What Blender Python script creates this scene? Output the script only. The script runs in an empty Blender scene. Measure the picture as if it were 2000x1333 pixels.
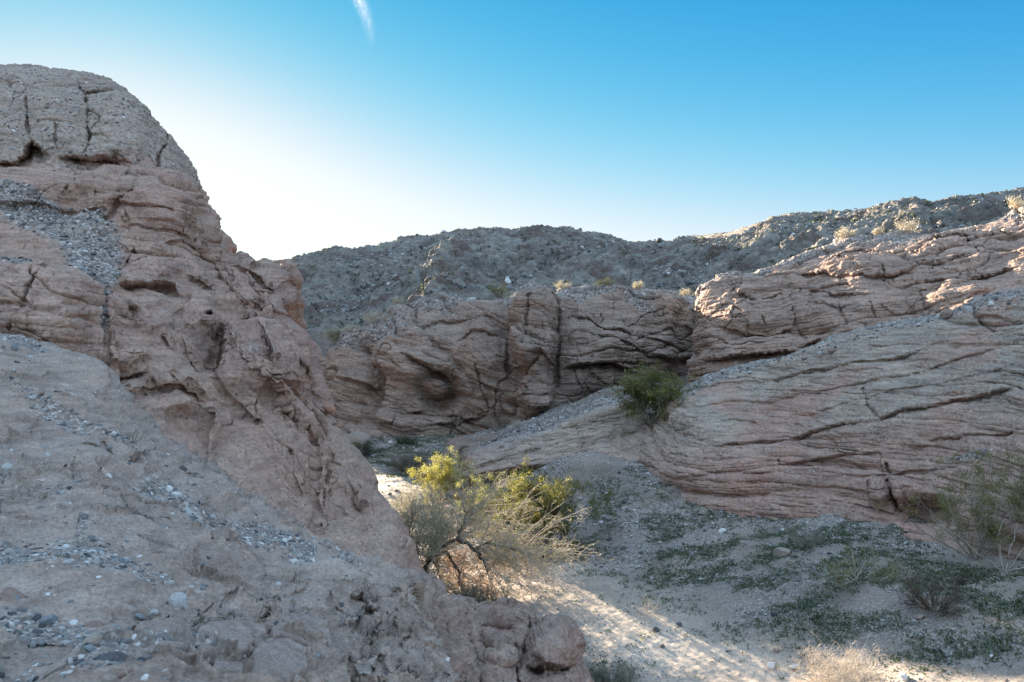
import bpy, math, random
import numpy as np
from mathutils import Vector, Matrix, Euler
R = math.radians
rng = np.random.RandomState(11)
random.seed(5)
sc = bpy.context.scene
QUAL = 1.0            # mesh density factor

# ------------------------------------------------------------------ camera
CAMZ = 6.0            # eye height above the datum; the wash floor lies at z = 1
F = 1500.0            # focal length in photo pixels (2000 wide)
cam = bpy.data.cameras.new('camera'); camo = bpy.data.objects.new('camera', cam)
sc.collection.objects.link(camo); sc.camera = camo
cam.sensor_width = 36.0; cam.lens = 36.0 * F / 2000.0
cam.clip_start = 0.05; cam.clip_end = 20000
camo.location = (0, 0, CAMZ); camo.rotation_euler = (R(90), 0, 0)

# ------------------------------------------------------------------ sun and sky
SUN_AZ, SUN_EL = -27.5, 10.0          # degrees; azimuth measured from +Y towards +X
sd = Vector((math.sin(R(SUN_AZ)) * math.cos(R(SUN_EL)), math.cos(R(SUN_AZ)) * math.cos(R(SUN_EL)), math.sin(R(SUN_EL))))
sun = bpy.data.lights.new('sun', 'SUN'); suno = bpy.data.objects.new('sun', sun); sc.collection.objects.link(suno)
sun.energy = 5.0; sun.angle = R(0.5); sun.color = (1.0, 0.84, 0.64)
suno.rotation_euler = sd.to_track_quat('Z', 'Y').to_euler()
world = bpy.data.worlds.new('World'); sc.world = world; world.use_nodes = True
wn = world.node_tree; wn.nodes.clear()
out = wn.nodes.new('ShaderNodeOutputWorld'); bg = wn.nodes.new('ShaderNodeBackground')
sky = wn.nodes.new('ShaderNodeTexSky'); sky.sky_type = 'NISHITA'; sky.sun_disc = False
sky.sun_elevation = R(7); sky.sun_rotation = R(SUN_AZ)
sky.air_density = 1.0; sky.dust_density = 0.3; sky.ozone_density = 1.5; sky.altitude = 300
sp = wn.nodes.new('ShaderNodeSeparateColor'); cb = wn.nodes.new('ShaderNodeCombineColor'); wn.links.new(sky.outputs[0], sp.inputs[0])
EXPO = 2.5
tc = wn.nodes.new('ShaderNodeTexCoord'); sx = wn.nodes.new('ShaderNodeSeparateXYZ'); wn.links.new(tc.outputs['Generated'], sx.inputs[0])
def wm(op, a, b=0.0, c=0.0):
    x = wn.nodes.new('ShaderNodeMath'); x.operation = op
    for k, v in enumerate((a, b, c)):
        if isinstance(v, bpy.types.NodeSocket): wn.links.new(v, x.inputs[k])
        else: x.inputs[k].default_value = v
    return x.outputs[0]
elev = wm('MAXIMUM', wm('SUBTRACT', sx.outputs[2], .1), 0)
kv = 1 / .15 / 2 ** EXPO
for k, (g, o, m, dk, sh) in enumerate(((1.825, -1.923, 1, 4.72, 1.05), (.939, -1.199, 1, 1.06, 1.4), (.327, -.295, 1, .61, 1.8))):   # film response of the clear sky, channel by channel: gain, deepening with height, soft shoulder
    v = wm('MULTIPLY', wm('MULTIPLY', wm('POWER', sp.outputs[k], g), math.exp(o) * m), wm('EXPONENT', wm('MULTIPLY', elev, -dk)))
    v = wm('DIVIDE', v, wm('SQRT', wm('MULTIPLY_ADD', wm('MULTIPLY', v, 1 / sh), wm('MULTIPLY', v, 1 / sh), 1.0)))
    wn.links.new(wm('MULTIPLY', v, kv), cb.inputs[k])
# bright fill added to the unseen sky overhead and behind, lifting the shaded rock
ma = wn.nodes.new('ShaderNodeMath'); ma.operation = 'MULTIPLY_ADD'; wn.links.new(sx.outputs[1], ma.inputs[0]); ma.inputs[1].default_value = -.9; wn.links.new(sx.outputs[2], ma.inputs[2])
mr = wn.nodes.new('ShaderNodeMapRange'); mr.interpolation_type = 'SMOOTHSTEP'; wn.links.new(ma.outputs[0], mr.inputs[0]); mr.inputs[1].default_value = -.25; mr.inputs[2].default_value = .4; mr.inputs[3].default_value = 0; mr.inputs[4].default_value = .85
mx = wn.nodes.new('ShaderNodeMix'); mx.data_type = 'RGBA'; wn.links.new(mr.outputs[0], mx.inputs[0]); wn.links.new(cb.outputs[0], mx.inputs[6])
SKY_FILL = (.86, 1.22, 1.62); mx.inputs[7].default_value = (SKY_FILL[0] * kv, SKY_FILL[1] * kv, SKY_FILL[2] * kv, 1)
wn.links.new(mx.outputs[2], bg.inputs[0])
bg.inputs[1].default_value = 0.15
wn.links.new(bg.outputs[0], out.inputs[0])
sc.view_settings.view_transform = 'Standard'; sc.view_settings.look = 'None'
sc.view_settings.exposure = EXPO; sc.view_settings.gamma = 1.0
sc.cycles.max_bounces = 5; sc.cycles.diffuse_bounces = 3; sc.cycles.transparent_max_bounces = 12

# ------------------------------------------------------------------ numpy noise
PERM = np.concatenate([np.random.RandomState(3).permutation(256)] * 2).astype(np.int32)
GR = np.random.RandomState(4).normal(size=(256, 3)).astype(np.float32); GR /= np.linalg.norm(GR, axis=1)[:, None]
RT = np.random.RandomState(6).rand(256).astype(np.float32)
RT3 = np.random.RandomState(8).rand(256, 3).astype(np.float32)
def gn(P):
    P = np.asarray(P, np.float32); I = np.floor(P); f = P - I; I = I.astype(np.int32) & 255
    u = f * f * f * (f * (f * 6 - 15) + 10); res = 0
    for a in (0, 1):
        ha = PERM[(I[:, 0] + a) & 255]; wa = u[:, 0] if a else 1 - u[:, 0]
        for b in (0, 1):
            hb = PERM[(ha + I[:, 1] + b) & 255]; wb = wa * (u[:, 1] if b else 1 - u[:, 1])
            for c in (0, 1):
                g = GR[PERM[(hb + I[:, 2] + c) & 255]]
                d = g[:, 0] * (f[:, 0] - a) + g[:, 1] * (f[:, 1] - b) + g[:, 2] * (f[:, 2] - c)
                res = res + d * wb * (u[:, 2] if c else 1 - u[:, 2])
    return res * 1.5
def fbm(P, octv=4, gain=0.5, off=0.0):
    P = np.asarray(P, np.float32) + np.float32(off); r = 0; a = 1.0
    for k in range(octv):
        r = r + a * gn(P); P = P * 2.03 + 17.3; a *= gain
    return r
def ridged(P, octv=5, gain=0.5, off=0.0):
    P = np.asarray(P, np.float32) + np.float32(off); r = 0; a = 1.0; w = 1.0
    for k in range(octv):
        n = 1 - np.abs(gn(P)); n = n * n * w; r = r + a * n; w = np.clip(n * 1.6, 0, 1); P = P * 2.07 + 9.1; a *= gain
    return r
def rnd(i, s=0):
    i = np.asarray(i).astype(np.int64)
    return RT[PERM[(PERM[(i + s * 37) & 255] + ((i >> 8) & 255)) & 511 & 255]]
def rnd2(i, j, s=0):
    i = np.asarray(i).astype(np.int64); j = np.asarray(j).astype(np.int64)
    return RT[PERM[(PERM[(i + s * 53) & 255] + j) & 255]]
def worley(P):            # F1, F2 and a cell value, from the eight nearest cells
    P = np.asarray(P, np.float32); B = np.floor(P - 0.5)
    f1 = np.full(len(P), 9, np.float32); f2 = f1.copy(); cid = np.zeros(len(P), np.float32)
    for a in (0, 1):
        for b in (0, 1):
            for c in (0, 1):
                C = B + np.array([a, b, c], np.float32); Ci = C.astype(np.int32) & 255
                h = PERM[(PERM[(PERM[Ci[:, 0]] + Ci[:, 1]) & 255] + Ci[:, 2]) & 255]
                d = np.linalg.norm(C + 0.15 + 0.7 * RT3[h] - P, axis=1)
                near = d < f1
                f2 = np.where(near, f1, np.minimum(f2, d)); cid = np.where(near, RT[h], cid); f1 = np.where(near, d, f1)
    return f1, f2, cid
def sstep(a, b, x):
    t = np.clip((x - a) / (b - a), 0, 1); return t * t * (3 - 2 * t)
def unit(v): v = np.array(v, np.float32); return v / np.linalg.norm(v)

def W(px, py, Y):         # photo pixel + distance along the view axis -> world point
    px = np.asarray(px, float); py = np.asarray(py, float); Y = np.asarray(Y, float)
    return np.stack([(px - 1000) / F * Y, Y + 0 * px, CAMZ + (667 - py) / F * Y], -1)
def proj(P):
    Y = np.maximum(P[..., 1], 0.01); return 1000 + F * P[..., 0] / Y, 667 - F * (P[..., 2] - CAMZ) / Y

# ------------------------------------------------------------------ rock relief functions
def sandstone(P, n, t, T, amp, seed, jl=3.0, jm=0.5, gr=1.0, wv=0.8):
    """bedded rock: layers of unequal hardness across n, broken by joints along t"""
    n = unit(n); t = unit(t)
    h = (P @ n) / T + wv * fbm(P / (4.5 * T), 2, off=seed) + 0.12 * min(1, wv) * fbm(P / (0.8 * T), 2, off=seed + 5)
    h = h + 0.35 * np.sin(h * 1.7 + seed) 
    i = np.floor(h); f = h - i
    r0 = rnd(i, seed) - .5; r1 = rnd(i + 1, seed) - .5; tr = sstep(.72, 1, f)
    rr = r0 * (1 - tr) + r1 * tr
    m = sstep(-.35, .35, fbm(P / (3.0 * T), 2, off=seed + 31))
    ef = np.minimum(f, 1 - f)
    g = (P @ t) / (jl * T) * (0.6 + rnd(i, seed + 2)) + 9 * rnd(i, seed + 3) + 0.35 * fbm(P / (1.2 * T), 2, off=seed + 9)
    j = np.floor(g); fg = g - j; eg = np.minimum(fg, 1 - fg)
    on = (rnd2(i, j, seed + 4) > 1 - jm)
    blk = (rnd2(i, j, seed + 5) - .5) * sstep(0, .08, eg) * sstep(0, .1, ef)
    d = 0.75 * rr + 0.28 * (1 - (2 * f - 1) ** 4) + 0.35 * blk
    d = d - gr * 0.5 * m * np.exp(-(ef / 0.07) ** 2) - on * m * 0.4 * np.exp(-(eg * jl / 0.11) ** 2)
    return amp * d
def cracks(P, s, depth, wd, seed, thr=0.0):
    Pw = P + (0.25 * s) * np.stack([fbm(P / s * 1.5, 2, off=seed + k) for k in (0, 3, 6)], -1)
    f1, f2, c = worley(Pw / s + seed)
    m = sstep(thr - .15, thr + .25, fbm(P / (2.5 * s), 2, off=seed + 12))
    return -depth * m * np.exp(-((f2 - f1) * s / wd) ** 2) + depth * .5 * (c - .5) * m * sstep(0, wd / s * 3, f2 - f1)

# ------------------------------------------------------------------ carving of traced features
def taper(x, a, b, k): return sstep(a, a + k, x) * (1 - sstep(b - k, b, x))
def polydist(px, py, pts):
    d = np.full(px.shape, 1e9)
    for (x0, y0), (x1, y1) in zip(pts[:-1], pts[1:]):
        dx, dy = x1 - x0, y1 - y0; L = dx * dx + dy * dy + 1e-9
        u = np.clip(((px - x0) * dx + (py - y0) * dy) / L, 0, 1)
        d = np.minimum(d, np.hypot(px - x0 - u * dx, py - y0 - u * dy))
    return d
def carve(px, py, feats, wob):
    """feats in photo pixels: K crack, G ledge (rock below set back), V edge (rock on one side set back), B bulge"""
    D = np.zeros(px.shape)
    qx = px + wob[0]; qy = py + wob[1]
    for ft in feats:
        k = ft[0]
        if k == 'K':
            _, pts, w, dep = ft
            xs = [p[0] for p in pts]; ys = [p[1] for p in pts]
            m = (qx > min(xs) - 4 * w) & (qx < max(xs) + 4 * w) & (qy > min(ys) - 4 * w) & (qy < max(ys) + 4 * w)
            d = polydist(qx[m], qy[m], pts); D[m] -= dep * np.exp(-(d / w) ** 2)
        elif k == 'G':
            _, pts, dep, fade = ft
            xs = [p[0] for p in pts]; ys = [p[1] for p in pts]
            m = (qx > xs[0]) & (qx < xs[-1]) & (qy > min(ys) - fade) & (qy < max(ys) + 5 * fade)
            d = qy[m] - np.interp(qx[m], xs, ys); L = xs[-1] - xs[0]
            tp = taper(qx[m], xs[0], xs[-1], min(L * .3, 45))
            D[m] -= dep * tp * np.where(d > 0, np.exp(-(d / fade) ** 1.5) * sstep(0, 2.5, d), 0)
            D[m] += .25 * dep * tp * np.where(d <= 0, np.exp(-(d / (fade * .6)) ** 2), 0) * sstep(0, -1.5, d)
        elif k == 'V':
            _, pts, dep, fade, side = ft
            pts = sorted(pts, key=lambda p: p[1]); xs = [p[0] for p in pts]; ys = [p[1] for p in pts]
            m = (qy > ys[0]) & (qy < ys[-1]) & (qx > min(xs) - 4 * fade) & (qx < max(xs) + 4 * fade)
            d = (qx[m] - np.interp(qy[m], ys, xs)) * side; L = ys[-1] - ys[0]
            D[m] -= dep * taper(qy[m], ys[0], ys[-1], min(L * .25, 30)) * np.where(d > 0, np.exp(-(d / fade) ** 1.5) * sstep(0, 3, d), 0)
        elif k == 'B':
            _, cx, cy, rx, ry, amt, pw = ft
            D += amt * np.exp(-(((qx - cx) / rx) ** 2 + ((qy - cy) / ry) ** 2) ** pw)
    return D

# ------------------------------------------------------------------ mesh helpers
def link(o): sc.collection.objects.link(o); return o
def props(o, label=None, cat=None, kind=None, group=None):
    if label: o['label'] = label
    if cat: o['category'] = cat
    if kind: o['kind'] = kind
    if group: o['group'] = group
    return o
def mesh_from(name, V, Fq, smooth=True, attrs=None, mat=None, parent=None):
    """V (n,3); Fq (m,k) faces all of the same size"""
    me = bpy.data.meshes.new(name); V = np.ascontiguousarray(V, np.float32); Fq = np.ascontiguousarray(Fq, np.int32)
    m, k = Fq.shape
    me.vertices.add(len(V)); me.vertices.foreach_set('co', V.ravel())
    me.loops.add(m * k); me.loops.foreach_set('vertex_index', Fq.ravel())
    me.polygons.add(m); me.polygons.foreach_set('loop_start', np.arange(0, m * k, k, dtype=np.int32))
    try: me.polygons.foreach_set('loop_total', np.full(m, k, np.int32))
    except Exception: pass
    me.polygons.foreach_set('use_smooth', np.full(m, smooth))
    for an, av in (attrs or {}).items():
        at = me.attributes.new(an, 'FLOAT', 'POINT'); at.data.foreach_set('value', np.ascontiguousarray(av, np.float32).ravel())
    me.update(calc_edges=True)
    if mat: me.materials.append(mat)
    o = bpy.data.objects.new(name, me); link(o)
    if parent: o.parent = parent
    return o
def grid_faces(nt, ns):
    a = np.arange(nt * ns, dtype=np.int32).reshape(nt, ns)
    return np.stack([a[:-1, :-1], a[:-1, 1:], a[1:, 1:], a[1:, :-1]], -1).reshape(-1, 4)
def grid_normals(G):
    ds = np.gradient(G, axis=1); dt = np.gradient(G, axis=0); n = np.cross(ds, dt)
    n /= np.linalg.norm(n, axis=-1, keepdims=True) + 1e-9
    return n
def blur(A, k):
    for _ in range(k):
        A = np.concatenate([A[:1], (A[:-2] + 2 * A[1:-1] + A[2:]) / 4, A[-1:]], 0)
        A = np.concatenate([A[:, :1], (A[:, :-2] + 2 * A[:, 1:-1] + A[:, 2:]) / 4, A[:, -1:]], 1)
    return A
def tps(pts, val, Q, smooth=0.0, sc_=300.0):
    pts = np.asarray(pts, float) / sc_; val = np.asarray(val, float); n = len(pts)
    def K(a, b):
        d2 = ((a[:, None, :] - b[None]) ** 2).sum(-1); return 0.5 * d2 * np.log(d2 + 1e-12)
    A = np.zeros((n + 3, n + 3)); A[:n, :n] = K(pts, pts) + smooth * np.eye(n); A[:n, n] = 1; A[:n, n + 1:] = pts; A[n:, :n] = A[:n, n:].T
    c = np.linalg.solve(A, np.concatenate([val, np.zeros(3)]))
    Q = np.asarray(Q, float) / sc_; out_ = np.empty(len(Q))
    for s in range(0, len(Q), 60000):
        q = Q[s:s + 60000]; out_[s:s + 60000] = K(q, pts) @ c[:n] + c[n] + q @ c[n + 1:]
    return out_
def curve(pts, u):
    p = np.asarray(pts, float); d = np.concatenate([[0], np.cumsum(np.hypot(*np.diff(p, axis=0).T))]); d /= d[-1]
    return np.stack([np.interp(u, d, p[:, 0]), np.interp(u, d, p[:, 1])], -1)

SURF = {}
def patch(name, bottom, top, left, right, depth, ns, nt, relief, feats=(), edge=(0, 0, 0, 0), ew=(.1, .1, .1, .1),
          skirt=None, wob=2.0, mat=None, extra=None, fine=None):
    """rock body: a curved front over the area the four boundary curves span, rounded over at its edges
       (edge = metres turned back at bottom, top, left, right) and continued behind them (skirt)"""
    ns = int(ns * QUAL); nt = int(nt * QUAL)
    sk = dict(top=(0, 0, 0), left=(0, 0, 0), right=(0, 0, 0)); sk.update(skirt or {})
    kn = {k: (int(40 * QUAL) if v[0] else 0) for k, v in sk.items()}
    S = np.concatenate([-(np.arange(kn['left'], 0, -1) / max(kn['left'], 1)), np.linspace(0, 1, ns), 1 + np.arange(1, kn['right'] + 1) / max(kn['right'], 1)])
    T = np.concatenate([np.linspace(0, 1, nt), 1 + np.arange(1, kn['top'] + 1) / max(kn['top'], 1)])
    sf = np.clip(S, 0, 1); tf = np.clip(T, 0, 1)
    bt, tp = curve(bottom, sf), curve(top, sf); lf, rt = curve(left, tf), curve(right, tf)
    s = sf[None, :, None]; t = tf[:, None, None]
    p00, p10, p01, p11 = bt[0], bt[-1], tp[0], tp[-1]
    Q = (1 - t) * bt[None] + t * tp[None] + (1 - s) * lf[:, None] + s * rt[:, None] \
        - ((1 - s) * (1 - t) * p00 + s * (1 - t) * p10 + (1 - s) * t * p01 + s * t * p11)
    px, py = Q[..., 0], Q[..., 1]
    dp = np.asarray(depth, float)
    # evaluate the smooth depth field coarsely, then bilinearly
    cs = np.linspace(0, 1, 70); 
    def coarse(a):
        ii = np.linspace(0, a.shape[0] - 1, 70).round().astype(int); jj = np.linspace(0, a.shape[1] - 1, 70).round().astype(int)
        return ii, jj
    ii, jj = coarse(px); sub = np.stack([px[np.ix_(ii, jj)].ravel(), py[np.ix_(ii, jj)].ravel()], -1)
    Yc = tps(dp[:, :2], dp[:, 2], sub).reshape(70, 70)
    A = np.stack([np.interp(np.arange(px.shape[1]), jj, Yc[k]) for k in range(70)])
    Y = np.stack([np.interp(np.arange(px.shape[0]), ii, A[:, k]) for k in range(A.shape[1])], 1)
    Y = blur(Y, 6)
    def rd(d, wdt, amt): 
        q = np.clip(d / max(wdt, 1e-6), 0, 1); return amt * (1 - np.sqrt(np.clip(1 - (1 - q) ** 2, 0, 1)))
    S2, T2 = np.meshgrid(sf, tf)
    Y = Y + rd(T2, ew[0], edge[0]) + rd(1 - T2, ew[1], edge[1]) + rd(S2, ew[2], edge[2]) + rd(1 - S2, ew[3], edge[3])
    G = W(px, py, Y)
    Se, Te = np.meshgrid(S, T)
    for key, q in (('top', np.clip(Te - 1, 0, 1)), ('left', np.clip(-Se, 0, 1)), ('right', np.clip(Se - 1, 0, 1))):
        L, side, drop = sk[key]
        G[..., 1] += L * q; G[..., 0] += side * q; G[..., 2] -= drop * q ** 1.6
    front = (Se >= 0) & (Se <= 1) & (Te <= 1)
    N = grid_normals(blur(G, 4))
    if np.mean(N[front][:, 1]) > 0: N = -N
    P = G.reshape(-1, 3).astype(np.float32)
    D = relief(P, px.ravel(), py.ravel(), Y.ravel()).reshape(px.shape)
    wsc = 1.0
    wo = (wob * fbm(np.stack([px.ravel() / 14, py.ravel() / 14, 0 * px.ravel()], -1), 3).reshape(px.shape),
          wob * fbm(np.stack([px.ravel() / 14, py.ravel() / 14, 7 + 0 * px.ravel()], -1), 3).reshape(px.shape))
    wo = tuple(w_ + 2.2 * wob * fbm(np.stack([px.ravel() / 70, py.ravel() / 70, 0 * px.ravel() + 3 * i], -1), 2).reshape(px.shape) for i, w_ in enumerate(wo))
    C = carve(px, py, feats, wo) if feats else 0
    fade = 1 - np.clip(np.maximum.reduce([Te - 1, -Se, Se - 1]) / .5, 0, 1)
    ray = G - np.array([0, 0, CAMZ]); ray /= np.linalg.norm(ray, axis=-1, keepdims=True)
    Nn = N - .5 * ray * fade[..., None]; Nn /= np.linalg.norm(Nn, axis=-1, keepdims=True)
    G2 = G + Nn * D[..., None]
    if feats: G2 = G2 + (.25 * Nn - .75 * ray) * (C * fade)[..., None]
    if fine:
        N1 = grid_normals(blur(G2, 2))
        if np.mean(N1[front][:, 1]) > 0: N1 = -N1
        G2 = G2 + N1 * fine(G2.reshape(-1, 3).astype(np.float32), px.ravel(), py.ravel()).reshape(px.shape)[..., None]
    at = {}
    if extra: at = {k: v.reshape(px.shape) for k, v in extra(P, px.ravel(), py.ravel(), D.ravel(), N.reshape(-1, 3)).items()}
    o = mesh_from(name, G2.reshape(-1, 3), grid_faces(*px.shape), attrs=at, mat=mat)
    N2 = grid_normals(G2)
    if np.mean(N2[front][:, 1]) > 0:
        N2 = -N2
    o.data.flip_normals() if np.mean(grid_normals(G2)[front][:, 1]) > 0 else None
    qx, qy = proj(G2)
    SURF[name] = dict(P=G2[front], N=N2[front], x=qx[front], y=qy[front], o=o, at={k: v[front] for k, v in at.items()})
    return o
def hit(px, py, names=None, rad=5.0):
    """nearest surface point seen at a photo pixel"""
    best = None
    for k in (names or SURF):
        s = SURF[k]; d = (s['x'] - px) ** 2 + (s['y'] - py) ** 2
        m = d < rad * rad
        if not m.any():
            if names: m = d <= d.min() + 1e-6
            else: continue
        c = s['P'][m]; q = c[np.argmin(c[:, 1])]
        if best is None or q[1] < best[0][1]: best = (q, k)
    return best[0]

# ------------------------------------------------------------------ materials
def NT(name):
    m = bpy.data.materials.new(name); m.use_nodes = True; nt = m.node_tree; nt.nodes.clear()
    return m, nt
class NB:
    def __init__(s, nt): s.nt = nt
    def n(s, typ, ins=None, **kw):
        x = s.nt.nodes.new(typ)
        for k, v in kw.items(): setattr(x, k, v)
        for k, v in (ins or {}).items():
            if hasattr(v, 'is_output') or isinstance(v, bpy.types.NodeSocket): s.nt.links.new(v, x.inputs[k])
            else: x.inputs[k].default_value = v
        return x
    def noise(s, vec, scale, detail=4, rough=.55, dist=0):
        return s.n('ShaderNodeTexNoise', {'Vector': vec, 'Scale': scale, 'Detail': detail, 'Roughness': rough, 'Distortion': dist}).outputs['Fac']
    def ramp(s, fac, stops, interp='LINEAR'):
        x = s.n('ShaderNodeValToRGB', {'Fac': fac}); cr = x.color_ramp; cr.interpolation = interp
        while len(cr.elements) < len(stops): cr.elements.new(.5)
        for e, (p, c) in zip(cr.elements, stops):
            e.position = p; e.color = (*c, 1) if len(c) == 3 else c
        return x.outputs['Color']
    def mix(s, fac, a, b, mode='MIX'):
        x = s.n('ShaderNodeMix', data_type='RGBA', blend_type=mode)
        for sock, v in ((x.inputs[0], fac), (x.inputs[6], a), (x.inputs[7], b)):
            if isinstance(v, bpy.types.NodeSocket): s.nt.links.new(v, sock)
            else: sock.default_value = (*v, 1) if isinstance(v, tuple) and len(v) == 3 else v
        return x.outputs[2]
    def math(s, op, a, b=0.0, clamp=False):
        x = s.n('ShaderNodeMath', operation=op, use_clamp=clamp)
        for k, v in enumerate((a, b)):
            if isinstance(v, bpy.types.NodeSocket): s.nt.links.new(v, x.inputs[k])
            else: x.inputs[k].default_value = v
        return x.outputs[0]
    def attr(s, name): return s.n('ShaderNodeAttribute', attribute_name=name).outputs['Fac']
g3 = lambda v: (v, v, v)
def rock_mat(name, ca, cb, cc, dip=(0, 0, 0), layer=3.0, fine=14.0, speck=0.0, speck_scale=18.0, bump=.5, blen=.04, big=.25,
             grav=None, red=None, band=.5, spc=((.1, .095, .09), (.5, .48, .45))):
    """ca/cb broad tones, cc bedding tone; attribute 'gravel' brings loose stones, 'red' a second rock"""
    m, nt = NT(name); b = NB(nt)
    co = b.n('ShaderNodeTexCoord').outputs['Object']
    mp = b.n('ShaderNodeMapping', {'Vector': co, 'Rotation': dip, 'Scale': (.12, .12, 1)}).outputs[0]
    big_ = b.noise(co, big, 4, .6, .5)
    base = b.mix(b.ramp(big_, [(.35, g3(0)), (.65, g3(1))]), ca, cb)
    lay = b.noise(mp, layer, 6, .65, .4)
    base = b.mix(b.math('MULTIPLY', b.ramp(lay, [(.42, g3(0)), (.6, g3(1))]), band), base, cc)
    if red:
        base = b.mix(b.attr('red'), base, red)
    lay2 = b.noise(mp, layer * 4.3, 4, .6)
    base = b.mix(.55, base, b.ramp(lay2, [(.32, g3(.5)), (.5, g3(.98)), (.7, g3(1.4))]), 'MULTIPLY')
    fn = b.noise(co, fine, 6, .7)
    base = b.mix(.7, base, b.ramp(fn, [(.32, g3(.5)), (.5, g3(1)), (.68, g3(1.45))]), 'MULTIPLY')
    hgt = b.math('ADD', b.math('MULTIPLY', fn, .5), b.math('MULTIPLY', lay2, .9))
    if speck > 0:
        v = b.n('ShaderNodeTexVoronoi', {'Vector': co, 'Scale': speck_scale, 'Randomness': 1.0})
        sel = b.n('ShaderNodeSeparateColor', {'Color': v.outputs['Color']}).outputs
        dot = b.math('MULTIPLY', b.math('LESS_THAN', v.outputs['Distance'], .38), b.math('LESS_THAN', sel[0], speck))
        dens = b.ramp(b.noise(co, .9, 3), [(.38, g3(0)), (.6, g3(1))])
        dot = b.math('MULTIPLY', dot, dens)
        base = b.mix(dot, base, b.ramp(sel[1], [(0, spc[0]), (.55, spc[0]), (.7, (.2, .17, .15)), (1, spc[1])]))
        hgt = b.math('ADD', hgt, b.math('MULTIPLY', dot, .35))
    if grav:
        v = b.n('ShaderNodeTexVoronoi', {'Vector': co, 'Scale': grav, 'Randomness': 1.0})
        sel = b.n('ShaderNodeSeparateColor', {'Color': v.outputs['Color']}).outputs
        gc = b.ramp(sel[0], [(0, (.15, .135, .125)), (.3, (.25, .22, .2)), (.55, (.34, .29, .26)), (.8, (.42, .38, .35)), (1, (.64, .6, .57))])
        gc = b.mix(b.ramp(v.outputs['Distance'], [(.35, g3(0)), (.8, g3(.6))]), gc, (.17, .135, .115))
        ga = b.attr('gravel')
        ga = b.ramp(b.math('ADD', ga, b.math('MULTIPLY', b.math('SUBTRACT', b.noise(co, grav * .4, 3), .5), .8)), [(.35, g3(0)), (.85, g3(.9))])
        base = b.mix(ga, base, gc)
        hgt = b.mix(ga, hgt, b.math('MULTIPLY', b.math('SUBTRACT', 1.0, v.outputs['Distance']), 1.6))
    bp = b.n('ShaderNodeBump', {'Strength': bump, 'Distance': blen, 'Height': hgt})
    bs = b.n('ShaderNodeBsdfPrincipled', {'Base Color': base, 'Roughness': .93, 'Normal': bp.outputs[0]})
    bs.inputs['Specular IOR Level'].default_value = .25
    b.n('ShaderNodeOutputMaterial', {'Surface': bs.outputs[0]})
    return m

# ------------------------------------------------------------------ materials of the setting
M_dome = rock_mat('conglomerate', (0.36, 0.28, 0.23), (0.3, 0.225, 0.18), (0.39, 0.315, 0.265), dip=(R(6), R(-4), 0), layer=1.2, fine=9, speck=.55, speck_scale=9, bump=.6, blen=.10, red=(0.392, 0.241, 0.192))
M_outc = rock_mat('red_sandstone', (0.37, 0.245, 0.19), (0.3, 0.195, 0.148), (0.41, 0.295, 0.235), dip=(R(4), R(-3), 0), layer=2.0, fine=13, speck=.15, speck_scale=16, bump=.5, blen=.06, grav=16, red=(.34, .215, .17))
M_fore = rock_mat('foreground_sandstone', (0.345, 0.26, 0.212), (0.26, 0.195, 0.16), (0.38, 0.315, 0.275), dip=(R(3), R(8), 0), layer=5, fine=42, speck=.12, speck_scale=60, bump=.55, blen=.012, big=.6, grav=34, spc=((.16, .14, .13), (.55, .5, .46)))
M_knob = rock_mat('knobbly_sandstone', (0.3, 0.205, 0.165), (0.24, 0.16, 0.13), (0.34, 0.25, 0.205), dip=(R(5), R(4), 0), layer=4, fine=22, speck=.1, speck_scale=30, bump=.6, blen=.03)
M_mid = rock_mat('canyon_sandstone', (0.35, 0.262, 0.212), (0.28, 0.205, 0.163), (0.22, 0.16, 0.13), dip=(R(3), R(9), 0), layer=1.8, fine=7, bump=.55, blen=.10, big=.12, grav=9, band=.7)
M_strat = rock_mat('layered_sandstone', (0.43, 0.345, 0.28), (0.35, 0.27, 0.215), (0.28, 0.22, 0.18), dip=(R(-14), R(10), 0), layer=3.2, fine=15, speck=.25, speck_scale=20, bump=.6, blen=.06, big=.3, grav=16, band=.75, red=(0.378, 0.228, 0.177))
M_bench = rock_mat('bench_gravel_bed', (.23, .19, .165), (.19, .155, .13), (.2, .165, .14), dip=(0, 0, 0), layer=1.5, fine=9, bump=.6, blen=.05, grav=14, band=.4, red=(.24, .17, .14))  # grey gravel, darkened further to stand for the bench's shading
M_upper = rock_mat('upper_sandstone', (0.42, 0.295, 0.235), (0.33, 0.225, 0.172), (0.27, 0.195, 0.158), dip=(R(-6), R(10), 0), layer=2.2, fine=9, speck=.15, speck_scale=14, bump=.6, blen=.08, big=.2, grav=12, band=.6)

def ell(px, py, cx, cy, rx, ry, a=0.0):
    ca, sa = math.cos(R(a)), math.sin(R(a)); dx, dy = px - cx, py - cy
    return np.exp(-(((dx * ca + dy * sa) / rx) ** 2 + ((-dx * sa + dy * ca) / ry) ** 2))
def along(px, py, pts, w):
    return np.exp(-(polydist(px, py, pts) / w) ** 2)

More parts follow.
